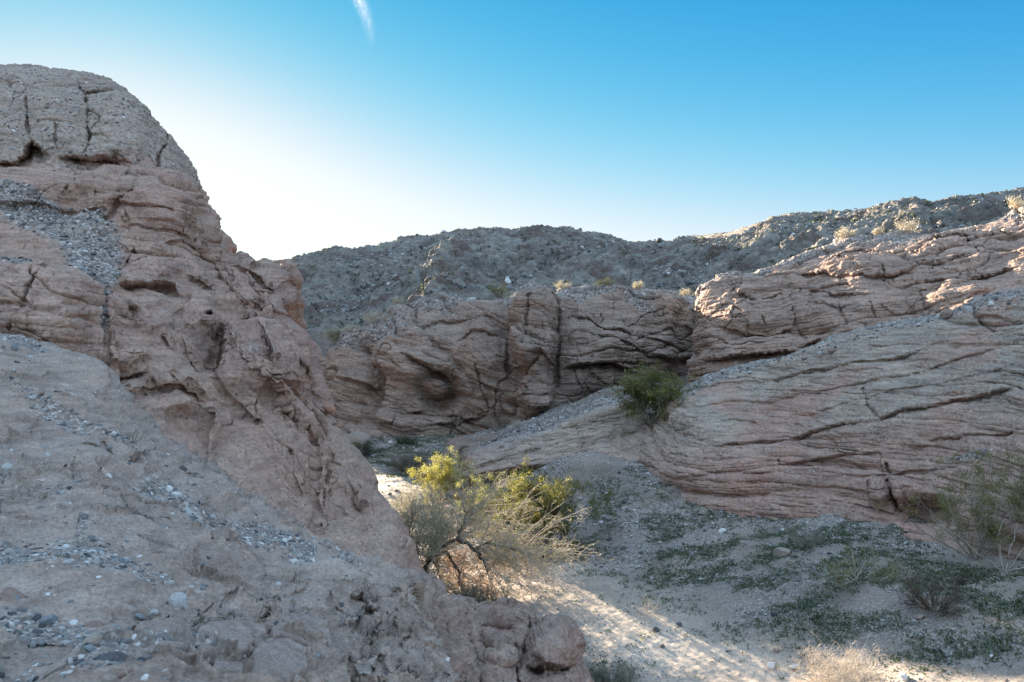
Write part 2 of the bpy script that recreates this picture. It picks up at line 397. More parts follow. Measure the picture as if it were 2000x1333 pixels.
# ---- upper dome, left
f_dome = [
 ('G', [(-40, 318), (28, 318), (44, 300), (62, 272), (80, 288), (106, 302)], 1.1, 30),
 ('G', [(104, 300), (160, 304), (215, 310), (228, 312), (250, 335), (275, 372)], .8, 26),
 ('K', [(150, 156), (155, 174), (169, 188), (173, 213), (169, 252), (170, 276), (162, 303)], 4, .55),
 ('K', [(51, 195), (53, 223), (55, 252), (63, 273)], 4, .4), ('K', [(108, 248), (106, 300)], 3, .3),
 ('G', [(150, 172), (169, 185), (197, 181), (226, 183), (250, 192)], .45, 10),
 ('K', [(321, 255), (316, 287), (303, 308), (307, 333), (317, 352)], 5, .6),
 ('K', [(222, 308), (245, 328), (270, 352), (288, 368)], 13, .9),
 ('K', [(0, 160), (50, 168), (90, 165), (150, 180)], 3, .15), ('B', 110, 240, 50, 55, .5, 2), ('B', 235, 250, 55, 60, .5, 2), ('B', 10, 240, 38, 60, .4, 2),
]
f_dome = [(f[0], f[1], f[2] * .7, f[3] * .7) if f[0] == 'K' else f for f in f_dome]
def rel_dome(P, px, py, Y):
    d = 0.35 * fbm(P / 5, 3) + sandstone(P, (.1, 0, 1), (1, .3, 0), 1.5, .22, 3, jm=.3, gr=.5)
    return d
def fin_dome(P, px, py):
    f1, f2, c = worley(P / .2); return .07 * (c > .45) * sstep(.6, .2, f1) * sstep(-.25, .25, fbm(P / 1.6, 3, off=55)) + .07 * fbm(P * 1.8, 4) + cracks(P, 2.5, .15, .06, 5) + .06 * sandstone(P, (.1, 0, 1), (1, .3, 0), .35, 1, 4, jm=.2)
patch('rocky_dome', bottom=[(-620, 560), (0, 520), (200, 510), (432, 520)], top=[(-620, 210), (-300, 160), (-100, 132), (0, 127), (50, 123), (100, 127), (150, 135), (200, 150), (235, 170)],
  left=[(-620, 560), (-620, 210)], right=[(432, 520), (433, 490), (430, 460), (420, 425), (400, 385), (385, 345), (370, 315), (345, 280), (318, 255), (285, 220), (262, 190), (235, 170)],
  depth=[(-620, 450, 20), (-620, 200, 26), (0, 500, 21.5), (0, 330, 24), (0, 200, 26), (150, 130, 29), (100, 230, 25.5), (200, 330, 24), (200, 500, 22), (350, 330, 26.5), (330, 450, 23), (420, 500, 24.5), (250, 220, 27), (400, 430, 26.5)],
  ns=800, nt=500, relief=rel_dome, fine=fin_dome, feats=f_dome, edge=(0, 3.5, 0, 3.0), ew=(.1, .22, .1, .16), skirt=dict(top=(8, 0, 9), right=(7, -5, 0)), mat=M_dome,
  extra=lambda P, px, py, D, N: dict(red=sstep(.55, .75, py / 520 + .12 * fbm(P / 2, 3)) * .8))

# ---- broken sandstone outcrop below the dome, with its slab, spur and buttress
f_out = [
 ('B', 215, 385, 58, 36, 1.2, 2), ('B', 72, 372, 105, 28, .6, 2), ('K', [(274, 366), (268, 395), (247, 415), (222, 438), (208, 446)], 6, 1.1),
 ('K', [(150, 352), (144, 372), (132, 384)], 3, .3), ('G', [(-100, 408), (60, 404), (140, 410), (190, 424), (230, 436)], .5, 12),
 ('K', [(180, 360), (187, 385), (190, 402)], 3, .2), ('G', [(60, 380), (130, 385), (180, 376), (220, 370)], .15, 7),
 ('B', 325, 400, 50, 52, .7, 2.5),
 ('G', [(223, 435), (246, 423), (279, 425), (316, 423), (352, 425)], .35, 12), ('G', [(253, 444), (288, 445), (316, 445), (351, 443)], .2, 7),
 ('G', [(219, 453), (265, 452), (298, 459), (349, 459), (377, 463), (402, 484)], .35, 9), ('K', [(353, 423), (355, 440), (353, 458)], 3, .35),
 ('K', [(367, 383), (366, 396), (360, 408)], 3, .3), ('G', [(275, 388), (300, 380), (330, 384), (355, 380)], .15, 7),
 ('G', [(307, 481), (340, 473), (367, 475), (393, 490), (404, 503)], .45, 9), ('K', [(263, 481), (257, 490), (249, 506)], 3.5, .5),
 ('G', [(207, 507), (263, 504), (302, 497), (326, 497), (351, 503), (362, 523)], .35, 7), ('B', 285, 524, 70, 22, .5, 2.5),
 ('G', [(225, 546), (270, 543), (305, 545), (330, 553), (342, 563), (352, 573), (366, 583)], 1.1, 20),
 ('G', [(360, 509), (365, 535), (372, 542), (393, 556), (418, 567)], .6, 12), ('G', [(380, 566), (400, 562), (430, 566)], .3, 9),
 ('K', [(346, 563), (361, 582), (364, 598), (350, 612), (348, 638), (360, 663), (367, 679), (391, 720), (405, 736), (428, 757), (458, 789), (500, 830)], 6, .8),
 ('K', [(432, 630), (431, 660), (421, 692), (410, 727)], 9, .9), ('V', [(432, 625), (436, 655), (424, 700), (410, 735)], .9, 45, -1),
 ('G', [(437, 514), (470, 522), (502, 535), (526, 545), (546, 556), (566, 551)], .7, 14), ('G', [(444, 565), (479, 558), (514, 560), (540, 564), (572, 560)], .35, 9),
 ('K', [(448, 520), (449, 545), (440, 570)], 3, .25), ('K', [(490, 498), (497, 512), (492, 522)], 4, .5), ('K', [(436, 488), (436, 505)], 3, .3),
 ('G', [(456, 602), (491, 598), (526, 603), (574, 618), (600, 635)], .5, 10), ('G', [(451, 634), (500, 629), (543, 635), (580, 645), (610, 662)], -.2, 12),
 ('K', [(543, 632), (561, 677), (553, 706), (547, 725)], 2.5, .2), ('B', 545, 700, 75, 80, .9, 2), ('B', 500, 590, 80, 20, .4, 2),
 ('G', [(560, 700), (600, 745), (640, 790)], .3, 30), ('K', [(612, 780), (620, 800), (640, 818)], 3, .35),
 ('K', [(190, 530), (199, 565), (203, 621), (211, 646), (211, 709), (227, 757), (243, 782)], 11, 1.0), ('K', [(240, 572), (254, 590), (268, 606)], 8, 1.1),
 ('V', [(200, 540), (215, 600), (225, 680), (235, 760)], .5, 70, 1),
 ('K', [(87, 530), (63, 579), (53, 600), (39, 632), (21, 648)], 4, .35), ('K', [(0, 560), (40, 590), (60, 600)], 2.5, .15), ('K', [(0, 610), (30, 640), (80, 660), (110, 690)], 3, .25),
 ('B', 252, 690, 44, 24, .55, 2), ('G', [(212, 722), (261, 728), (296, 722)], .5, 12), ('G', [(225, 680), (270, 683), (290, 695)], .1, 6), ('B', 250, 755, 26, 22, .5, 2),
 ('G', [(255, 764), (307, 750), (339, 755), (381, 773), (415, 790)], .45, 16), ('K', [(293, 740), (297, 752), (300, 765)], 3, .3), ('K', [(336, 730), (338, 752)], 2.5, .3),
 ('K', [(402, 618), (407, 619)], 2.5, 1.2), ('K', [(324, 660), (331, 670)], 2.5, .4), ('K', [(366, 752), (371, 758)], 2.5, .8),
 ('V', [(404, 790), (415, 826), (413, 870), (405, 900)], .3, 90, -1), ('B', 420, 820, 14, 30, .3, 2),
 ('K', [(458, 789), (520, 870), (560, 960), (590, 1040)], 10, .25), ('B', 560, 820, 60, 60, .3, 1),
 ('K', [(571, 884), (582, 921), (600, 952)], 7, .5), ('K', [(613, 854), (620, 896), (624, 933), (628, 986), (620, 1030)], 10, 1.1),
 ('K', [(655, 900), (648, 935), (640, 975)], 3, .2), ('K', [(690, 900), (720, 960), (755, 1020)], 3, .15), ('G', [(510, 800), (560, 812), (610, 820), (690, 850)], .15, 8),
 ('G', [(575, 880), (640, 885), (700, 905)], .12, 8), ('B', 445, 700, 30, 50, .3, 1.5), ('B', 390, 600, 35, 50, .5, 2), ('B', 300, 620, 40, 30, .4, 2), ('B', 290, 585, 45, 15, .4, 2),
 ('B', 100, 600, 110, 75, .7, 2), ('B', 20, 600, 50, 60, .3, 2), ('B', 185, 650, 20, 80, -.3, 1),
 ('B', 800, 1060, 12, 25, .25, 1), ('K', [(770, 1010), (785, 1060), (800, 1110)], 5, .35), ('K', [(818, 1120), (826, 1200), (850, 1290)], 5, .3),
]
f_out = [(f[0], f[1], max(2., f[2] * .6), f[3] * (.5 if f[2] < 5 else .24)) if f[0] == 'K' else ((f[0], f[1], f[2] * .62, max(4., f[3] * .5)) if f[0] == 'G' else f) for f in f_out]
def rel_out(P, px, py, Y):
    up = sstep(760, 600, py + .25 * px - 60 * np.sin(px / 90))           # bedded above, smooth weathered mud below
    up = np.clip(up, .12, 1); k = Y / 18
    rm = sstep(180, 260, px) * .7 + .5
    d = up * rm * (sandstone(P, (.12, -.05, 1), (1, .4, 0), 1.3, .27, 7, jl=2.2, jm=.5, wv=.5) + sandstone(P, (.14, 0, 1), (1, .4, 0), .42, .12, 8, jl=3, jm=.4, wv=.5))
    return d + .35 * k * fbm(P / 2.6, 3)
def fin_out(P, px, py):
    up = np.clip(sstep(760, 600, py + .25 * px - 60 * np.sin(px / 90)), .12, 1)
    d = .03 * fbm(P / .5, 4) * (0.4 + up) + .010 * fbm(P * 9, 3) + up * (.055 * sandstone(P, (.14, 0, 1), (1, .4, 0), .15, 1, 9, jl=4, jm=.2, wv=.3) + .15 * sandstone(P, (.14, 0, 1), (1, .4, 0), .55, 1, 10, jl=3, jm=.5, wv=.4))
    d = d + cracks(P, 1.8, .12, .03, 11, thr=.05) + cracks(P, .6, .03, .012, 13, thr=.2)
    fl = np.stack([P[:, 0] * 1.1 + P[:, 2] * .6, P[:, 1] * 1.1, P[:, 2] * .18], -1)   # runnels down the mud flank
    d = d - (1 - up) * .10 * ridged(fl, 3, off=3)
    f1, _, c = worley(P / .3); d = d - .04 * (c > .88) * sstep(.5, .1, f1) * (1 - up * .5)
    return d
def ex_out(P, px, py, D, N):
    g = ell(px, py, 80, 425, 130, 38, 20) + ell(px, py, 190, 480, 45, 60, -30) + along(px, py, [(190, 490), (200, 560), (206, 640)], 9) + ell(px, py, 30, 505, 60, 12) * .8 + along(px, py, [(20, 395), (110, 430), (160, 500), (215, 535)], 16)
    g = g + .5 * ell(px, py, 500, 690, 80, 16, 25) + .5 * ell(px, py, 600, 740, 50, 14, 45) + .3 * ell(px, py, 470, 620, 40, 12)
    r = sstep(-.1, .5, fbm(P / 2.5, 3, off=2)) * .5 + .8 * ell(px, py, 600, 720, 50, 100) + .9 * ell(px, py, 640, 790, 40, 40) + .5 * ell(px, py, 560, 600, 70, 60) + .5 * ell(px, py, 260, 440, 90, 30)
    return dict(gravel=np.clip(g, 0, 1), red=np.clip(r * sstep(900, 750, py), 0, 1))
patch('sandstone_outcrop', bottom=[(-620, 960), (0, 860), (300, 1010), (600, 1190), (750, 1330), (890, 1480)],
  top=[(-620, 330), (0, 322), (100, 335), (170, 350), (235, 378), (262, 366), (285, 356), (330, 354), (362, 368), (395, 420), (424, 470), (440, 490), (470, 489), (488, 496), (495, 507), (530, 510), (562, 520)],
  left=[(-620, 960), (-620, 330)],
  right=[(890, 1480), (860, 1290), (838, 1210), (830, 1150), (815, 1095), (800, 1060), (785, 1010), (760, 970), (740, 930), (690, 880), (650, 838), (641, 815), (638, 770), (637, 700), (620, 662), (590, 630), (573, 600), (572, 575), (557, 556), (566, 533), (562, 520)],
  depth=[(-620, 330, 18), (-620, 900, 8), (0, 350, 22.5), (0, 450, 18.5), (0, 520, 14.5), (0, 600, 13.3), (0, 700, 12), (0, 850, 10), (120, 560, 14), (200, 620, 13.8), (200, 430, 20), (200, 720, 12.5), (330, 620, 15.5), (330, 700, 14), (330, 400, 21), (330, 500, 19), (430, 520, 21.5), (430, 620, 18),
    (540, 540, 21), (560, 650, 18), (610, 700, 18.5), (600, 800, 17), (500, 700, 16), (450, 780, 14.8), (300, 800, 12.6), (350, 870, 12.2), (450, 900, 12.6), (450, 960, 11.3), (600, 900, 14.5), (640, 1000, 13.5), (720, 980, 14.5), (700, 1100, 11), (790, 1120, 11), (840, 1300, 8.6), (870, 1450, 7.5), (550, 1080, 10)],
  ns=1100, nt=900, relief=rel_out, fine=fin_out, feats=f_out, edge=(0, 2.0, 0, 2.6), ew=(.1, .06, .1, .09), skirt=dict(top=(4, 0, 3), right=(6, -5.5, 2)), mat=M_outc, extra=ex_out, wob=1.6)

# ---- foreground slab the camera stands on
f_fore = [
 ('K', [(150, 1000), (152, 1030), (158, 1060)], 5, .07), ('G', [(0, 745), (60, 770), (140, 800)], .05, 10), ('G', [(140, 865), (200, 868), (240, 900)], .06, 14),
 ('G', [(230, 905), (300, 890), (360, 925), (430, 950)], .12, 12), ('G', [(250, 985), (330, 1000), (420, 1050), (520, 1090)], .05, 10),
 # the jointed blocks at the bottom
 ('G', [(255, 1222), (330, 1212), (380, 1222), (430, 1226), (470, 1228), (520, 1245)], -.10, 12), ('K', [(262, 1225), (300, 1221), (360, 1222), (420, 1226), (500, 1222), (540, 1210)], 4, .12),
 ('K', [(376, 1225), (366, 1250), (362, 1285)], 3, .08), ('K', [(520, 1235), (516, 1258), (492, 1275), (478, 1300), (480, 1340)], 6, .22), ('K', [(410, 1300), (470, 1296)], 4, .1),
 ('K', [(322, 1190), (370, 1200), (400, 1205), (390, 1180)], 3, .07), ('K', [(400, 1205), (430, 1190), (470, 1175)], 3, .06), ('K', [(520, 1260), (560, 1258), (600, 1285), (640, 1333)], 4, .09),
 ('K', [(560, 1215), (568, 1200), (572, 1180)], 3, .09), ('B', 320, 1255, 50, 30, .06, 2), ('B', 445, 1262, 60, 30, .06, 2), ('B', 540, 1300, 50, 40, .08, 2), ('B', 30, 1165, 40, 16, .08, 2), ('B', 110, 1290, 45, 28, .07, 2),
 ('K', [(60, 1270), (90, 1258), (150, 1260), (160, 1300), (120, 1330)], 4, .06), ('G', [(480, 1170), (560, 1165), (640, 1160)], .05, 8),
 # ragged conglomerate edge at the right
 ('K', [(700, 1180), (725, 1230), (715, 1290), (735, 1340)], 10, .35), ('K', [(770, 1160), (765, 1210), (785, 1270), (800, 1340)], 8, .3), ('G', [(655, 1200), (700, 1215), (740, 1190)], .2, 16),
 ('B', 745, 1160, 30, 24, .16, 2), ('B', 760, 1240, 26, 36, .22, 2), ('B', 690, 1260, 22, 40, .16, 1.5), ('B', 650, 1230, 40, 20, .12, 2), ('B', 800, 1300, 22, 40, .2, 2),
 ('G', [(720, 1150), (760, 1172), (800, 1165)], .2, 12), ('K', [(640, 1180), (680, 1200), (705, 1215)], 3, .06),
 ('B', 640, 1075, 26, 12, .16, 1.5), ('B', 575, 1020, 18, 10, .1, 1.5), ('B', 700, 1100, 24, 10, .1, 1.5),
]
f_fore = [(f[0], f[1], f[2] * (1.8 if f[0] == 'G' else 1), (f[3] * 1.6 if f[0] == 'K' and f[3] < .15 else f[3])) if f[0] in 'GK' else f for f in f_fore]
def rel_fore(P, px, py, Y):
    ed = sstep(560, 760, px - .35 * (1333 - py) + 40 * np.sin(py / 30.)) * sstep(1040, 1140, py)
    d = .13 * fbm(P / 1.3, 4) + .16 * sstep(500, 0, px) * fbm(P / 3, 2, off=4) + sandstone(P, (.25, -.3, 1), (1, .3, 0), .32, .12, 17, jl=4, jm=.35, gr=1.1, wv=1.0)
    return d
def fin_fore(P, px, py):
    ed = sstep(560, 760, px - .35 * (1333 - py) + 40 * np.sin(py / 30.)) * sstep(1040, 1140, py)
    d = .014 * fbm(P * 4, 4) + .004 * fbm(P * 22, 3) + cracks(P, .8, .05, .012, 21, thr=-.02) + .02 * sandstone(P, (.25, -.3, 1), (1, .3, 0), .09, 1, 18, jm=.3, wv=.6)
    f1, f2, c = worley(P / .26 + .5 * np.stack([gn(P * 3), gn(P * 3 + 5), gn(P * 3 + 9)], -1)); d = d + ed * (.07 * (c - .5) + .06 * (1 - f1) + .05 * fbm(P * 2.5, 4, off=8))
    f1, f2, c = worley(P / .075); d = d + ed * .016 * (c > .4) * sstep(.6, .2, f1)
    blk = ell(px, py, 420, 1290, 330, 90); d = d + blk * cracks(P, .32, .06, .014, 26, thr=-.4)
    return d
def ex_fore(P, px, py, D, N):
    g = ell(px, py, 60, 1095, 150, 40, 5) + ell(px, py, 190, 1085, 90, 32, 15) + ell(px, py, 60, 1235, 110, 38, -5) + ell(px, py, 100, 1320, 180, 26) + ell(px, py, 240, 1250, 60, 30) + ell(px, py, 160, 1020, 14, 30) + ell(px, py, 330, 1150, 90, 14, 5)
    g = g + along(px, py, [(290, 940), (340, 960), (390, 1000), (450, 1030), (520, 1050), (600, 1085)], 20) + along(px, py, [(0, 655), (40, 675), (80, 700)], 13) + along(px, py, [(20, 770), (80, 810), (140, 840), (240, 870)], 12) + .7 * along(px, py, [(60, 940), (140, 945), (180, 940)], 10)
    g = g + .8 * along(px, py, [(640, 1060), (700, 1110)], 14) + .8 * ell(px, py, 15, 905, 30, 14) + .8 * ell(px, py, 350, 1310, 200, 16)
    return dict(gravel=np.clip(g * .9 + .15 * fbm(P * 1.5, 3), 0, 1))
patch('foreground_slab', bottom=[(-620, 1560), (0, 1560), (450, 1560), (940, 1560)],
  top=[(-620, 560), (-200, 610), (0, 650), (60, 680), (110, 695), (190, 720), (215, 752), (260, 792), (310, 850), (360, 887), (430, 925), (480, 975), (560, 1010), (600, 1045), (640, 1055), (690, 1090), (740, 1108), (775, 1118), (800, 1140)],
  left=[(-620, 1560), (-620, 560)], right=[(940, 1560), (885, 1340), (850, 1270), (826, 1215), (810, 1170), (800, 1140)],
  depth=[(-620, 560, 10), (-620, 1000, 4.6), (-620, 1500, 1.9), (0, 1333, 3.0), (0, 1560, 1.9), (0, 1150, 4.0), (0, 1000, 5.2), (0, 850, 7.0), (0, 700, 9.4), (0, 650, 10.3), (200, 900, 7.2), (200, 740, 10.2), (400, 1333, 3.3), (400, 1560, 2.0), (400, 1150, 4.9), (400, 1000, 7.2), (310, 870, 9.2), (440, 945, 9.2),
     (600, 1070, 8), (600, 1180, 5.6), (800, 1560, 3.2), (700, 1333, 4.2), (830, 1333, 4.5), (780, 1160, 6.6), (700, 1140, 6.7)],
  ns=1150, nt=800, relief=rel_fore, fine=fin_fore, feats=f_fore, edge=(0, .9, 0, .9), ew=(.1, .05, .1, .10), skirt=dict(top=(1.6, 0, 3.0), right=(2.2, -.4, 2.5)), mat=M_fore, extra=ex_fore, wob=2.5)

# ---- knobbly outcrop, bottom centre
f_knob = [
 ('B', 1082, 1262, 44, 44, .6, 3.5), ('G', [(1020, 1296), (1060, 1302), (1100, 1303), (1140, 1300)], .5, 12), ('K', [(1032, 1205), (1030, 1235), (1025, 1270), (1018, 1300)], 8, .5),
 ('B', 990, 1208, 40, 14, .3, 2), ('G', [(920, 1216), (960, 1222), (1005, 1222), (1040, 1226)], .4, 10), ('B', 985, 1290, 34, 18, .5, 2), ('K', [(940, 1240), (950, 1270), (975, 1285)], 8, .5), ('B', 975, 1262, 22, 14, .35, 2),
 ('K', [(1008, 1265), (1010, 1275)], 6, .6), ('K', [(905, 1200), (915, 1240), (935, 1300), (940, 1340)], 7, .4), ('K', [(860, 1190), (880, 1260), (905, 1340)], 6, .35), ('B', 885, 1300, 16, 30, .3, 2), ('K', [(1010, 1310), (1012, 1340)], 5, .4), ('B', 1070, 1340, 50, 30, .3, 2),
]
f_knob = [(f[0], f[1], f[2] * .7, f[3] * .55) if f[0] == 'K' else ((f[0], f[1], f[2] * .6, f[3] * .7) if f[0] == 'G' else f[:5] + (f[5] * .65, f[6])) for f in f_knob]
def rel_knob(P, px, py, Y):
    return .13 * fbm(P / 1.1, 3) + sandstone(P, (.2, -.1, 1), (1, .3, 0), .5, .12, 23, jl=2, jm=.4)
def fin_knob(P, px, py):
    f1, f2, c = worley(P / .5); return .12 * (1 - f1) * sstep(1050, 900, px) + .018 * fbm(P * 10, 4) + .06 * fbm(P * 2.5, 4) + cracks(P, .6, .07, .018, 25) + .035 * sandstone(P, (.2, -.1, 1), (1, .3, 0), .12, 1, 24, wv=.5) - .02 * (worley(P / .09)[2] > .8) * sstep(.5, .2, worley(P / .09)[0])
patch('knobbly_outcrop', bottom=[(780, 1560), (1240, 1560)], top=[(800, 1120), (840, 1150), (868, 1176), (881, 1178), (899, 1180), (925, 1200), (975, 1194), (1011, 1194), (1033, 1200), (1042, 1222), (1062, 1220), (1098, 1221)],
  left=[(780, 1560), (800, 1120)], right=[(1240, 1560), (1180, 1420), (1149, 1333), (1135, 1300), (1122, 1267), (1113, 1240), (1098, 1221)],
  depth=[(800, 1150, 10.5), (800, 1500, 6.5), (881, 1185, 10.2), (900, 1300, 8.8), (960, 1200, 10.6), (980, 1260, 9.6), (1080, 1230, 9.8), (1080, 1300, 8.9), (1020, 1200, 10.5), (1080, 1400, 8.2), (1200, 1540, 7.5), (950, 1400, 8)],
  ns=560, nt=460, relief=rel_knob, fine=fin_knob, feats=f_knob, edge=(0, 1.2, 0, 1.6), ew=(.1, .06, .1, .22), skirt=dict(top=(1.5, 0, 1.5), right=(3, -.8, 1.5)), mat=M_knob, wob=3)

# ---- cliff across the wash, centre
f_mid = [
 ('B', 850, 690, 95, 60, .9, 1.5), ('B', 690, 720, 40, 40, .8, 2), ('B', 945, 690, 40, 40, .8, 2), ('B', 1290, 680, 50, 40, .6, 2),
 ('V', [(741, 655), (739, 695), (747, 733), (741, 792), (738, 850)], 1.5, 60, -1), ('G', [(735, 798), (786, 804), (832, 800)], .8, 10), ('B', 785, 825, 45, 20, .5, 2),
 ('B', 862, 762, 44, 38, -2.0, 2), ('B', 853, 757, 26, 17, 1.5, 2), ('K', [(845, 745), (870, 752), (885, 768)], 3, .3),
 ('G', [(775, 690), (805, 706), (837, 719), (870, 731), (892, 760)], 1.0, 26), ('K', [(844, 675), (876, 695), (899, 721), (921, 746), (935, 765)], 10, 1.0), ('G', [(883, 671), (925, 663), (989, 666)], .5, 14),
 ('B', 1042, 650, 46, 76, 3.4, 5), ('B', 1048, 765, 38, 44, 2.2, 4), ('B', 1015, 690, 22, 40, .8, 2), ('K', [(1090, 600), (1091, 669), (1087, 714), (1090, 750)], 4.5, 1.0), ('K', [(997, 640), (992, 680), (993, 722)], 5, 1.0),
 ('G', [(1026, 703), (1057, 694), (1086, 712)], 1.2, 12), ('K', [(1054, 703), (1031, 727), (1015, 750)], 5, 1.3), ('K', [(1040, 600), (1030, 640), (1025, 690)], 4, .6), ('K', [(1060, 640), (1068, 665), (1050, 690)], 3, .2),
 ('G', [(1092, 720), (1141, 711), (1199, 709), (1246, 735)], 2.0, 18), ('B', 1150, 670, 60, 42, 1.0, 2), ('G', [(1100, 610), (1150, 625), (1220, 640), (1290, 660), (1350, 690)], .6, 12),
 ('G', [(1120, 640), (1180, 655), (1250, 680), (1330, 715)], .6, 12), ('G', [(1240, 690), (1300, 700), (1370, 700)], .9, 16), ('V', [(1365, 600), (1372, 660), (1360, 760)], -1.0, 20, 1),
 ('G', [(930, 745), (960, 760), (990, 770)], .6, 12), ('K', [(935, 720), (945, 770), (955, 800)], 4, .6), ('G', [(800, 640), (880, 628), (960, 632), (1000, 640)], .4, 10), ('G', [(760, 700), (785, 720)], .3, 10),
 ('G', [(745, 655), (800, 650), (850, 645)], .3, 9), ('B', 690, 760, 40, 50, .6, 2), ('G', [(650, 735), (700, 740), (738, 760)], .8, 14), ('G', [(820, 830), (890, 825), (960, 815)], .7, 10),
 ('G', [(1020, 790), (1060, 800), (1090, 785)], .6, 8), ('G', [(1000, 775), (1050, 770), (1088, 760)], .5, 7),
]
f_mid = [(f[0], f[1], max(2.5, f[2] * .7), f[3] * .6) if f[0] == 'K' else ((f[0], f[1], f[2] * .85, f[3] * .65) if f[0] == 'G' else f) for f in f_mid]
def rel_mid(P, px, py, Y):
    Pw = P.copy(); Pw[:, 2] += 1.0 * np.exp(-((P[:, 0] - 1) / 5.) ** 2)       # gently domed beds
    return sandstone(Pw, (.16, -.02, 1), (1, 0, .1), 1.5, .6, 31, jl=3.2, jm=.45, wv=1.0) + sandstone(Pw, (.18, 0, 1), (1, 0, 0), .5, .18, 32, jl=5, jm=.3, wv=.8) + 1.1 * fbm(P / 5, 3, off=3)
def fin_mid(P, px, py):
    Pw = P.copy(); Pw[:, 2] += 1.0 * np.exp(-((P[:, 0] - 1) / 5.) ** 2)
    return .08 * sandstone(Pw, (.2, 0, 1), (1, 0, 0), .22, 1, 33, jm=.15, wv=.4) + .05 * fbm(P / .9, 4) + .02 * fbm(P * 4, 3) + cracks(P, 3.2, .3, .07, 35, thr=.05)
def topgrav(top, w=16):
    tx = [q[0] for q in top]; ty = [q[1] for q in top]
    def f(P, px, py, D, N):
        e = (py - np.interp(px, tx, ty)) / w * (1 + .9 * fbm(P / 3, 3)); return dict(gravel=sstep(1.3, .4, e) * .8, red=sstep(.0, .5, fbm(P / 4, 3, off=6)))
    return f
TOPC = [(505, 790), (560, 760), (600, 722), (640, 694), (662, 680), (700, 661), (740, 646), (780, 630), (812, 615), (850, 604), (900, 596), (947, 592), (995, 591), (1010, 583), (1028, 573), (1050, 571), (1066, 576), (1084, 588), (1095, 581), (1124, 574), (1173, 563), (1212, 561), (1280, 573), (1334, 581), (1375, 598), (1440, 604)]
patch('canyon_cliff', bottom=[(505, 920), (600, 885), (660, 875), (740, 868), (850, 868), (960, 858), (1040, 835), (1160, 800), (1240, 780), (1340, 775), (1440, 775)],
  top=TOPC,
  left=[(505, 920), (505, 790)], right=[(1440, 775), (1440, 604)],
  depth=[(505, 900, 43), (505, 770, 46), (640, 860, 41), (640, 720, 46), (750, 850, 40.5), (750, 680, 43), (860, 850, 40.5), (850, 620, 46), (950, 830, 40.5), (950, 700, 42), (950, 600, 46.5), (1040, 810, 39), (1050, 700, 41), (1040, 580, 44.5), (1150, 790, 41), (1150, 680, 41.5), (1180, 570, 47), (1240, 750, 43), (1280, 640, 45), (1300, 740, 46), (1340, 590, 49), (1370, 680, 51), (1360, 770, 50), (1430, 700, 52)],
  ns=1250, nt=560, relief=rel_mid, feats=f_mid, edge=(0, 2.2, 0, 0), ew=(.1, .12, .1, .1), skirt=dict(top=(22, 0, 2.5), left=(20, 3, 2)), mat=M_mid, extra=topgrav(TOPC), wob=2, fine=fin_mid)

# ---- upper cliff, right
f_up = [
 ('G', [(1372, 704), (1442, 697), (1500, 690), (1560, 682), (1620, 670)], 1.0, 18), ('G', [(1395, 632), (1446, 648), (1500, 650), (1532, 640), (1560, 640)], .5, 10), ('G', [(1405, 585), (1450, 576), (1505, 580), (1577, 571), (1631, 585), (1690, 575)], .4, 9),
 ('G', [(1470, 548), (1550, 544), (1640, 544), (1703, 549), (1780, 530), (1865, 508), (1910, 499)], .45, 12), ('G', [(1600, 505), (1680, 490), (1743, 495), (1800, 520)], .3, 8), ('G', [(1800, 480), (1880, 470), (2000, 455)], .4, 9), ('G', [(1740, 560), (1800, 545), (1900, 540), (2000, 520)], .45, 10),
 ('K', [(1550, 612), (1554, 639), (1577, 672)], 3, .4), ('K', [(1793, 567), (1802, 603), (1830, 612)], 3, .35), ('K', [(1887, 468), (1900, 488), (1912, 500)], 3, .35), ('K', [(1890, 530), (1910, 560)], 3, .3), ('K', [(1700, 600), (1710, 625)], 3, .3), ('K', [(1640, 600), (1660, 640)], 2.5, .3),
 ('B', 1460, 610, 60, 35, .7, 2), ('B', 1600, 625, 50, 26, .5, 2), ('B', 1450, 670, 70, 18, .5, 2), ('B', 1660, 525, 60, 18, .35, 2), ('B', 1820, 590, 40, 20, .4, 2),
 ('G', [(1380, 655), (1430, 672), (1500, 672)], .4, 9), ('G', [(1560, 600), (1620, 606), (1680, 600)], .3, 8),
]
f_up = [(f[0], f[1], max(2., f[2] * .7), f[3] * .6) if f[0] == 'K' else ((f[0], f[1], f[2], f[3] * .7) if f[0] == 'G' else f) for f in f_up]
def rel_up(P, px, py, Y):
    return sandstone(P, (-.1, .1, 1), (1, -.5, 0), 1.25, .45, 41, jl=2.6, jm=.4, wv=.7) + sandstone(P, (-.1, .12, 1), (1, -.5, 0), .45, .22, 42, jl=3.5, jm=.4, wv=.6) + .5 * fbm(P / 4, 3, off=13)
def fin_up(P, px, py):
    return .09 * sandstone(P, (-.1, .1, 1), (1, -.5, 0), .17, 1, 43, jm=.3, wv=.35) + .05 * fbm(P / .7, 4) + .012 * fbm(P * 5, 3) + cracks(P, 2.0, .22, .05, 45, thr=.05)
TOPD = [(1376, 594), (1386, 570), (1396, 556), (1412, 545), (1440, 533), (1490, 533), (1520, 518), (1560, 508), (1600, 498), (1660, 477), (1700, 470), (1760, 465), (1830, 457), (1900, 442), (2000, 426), (2400, 350)]
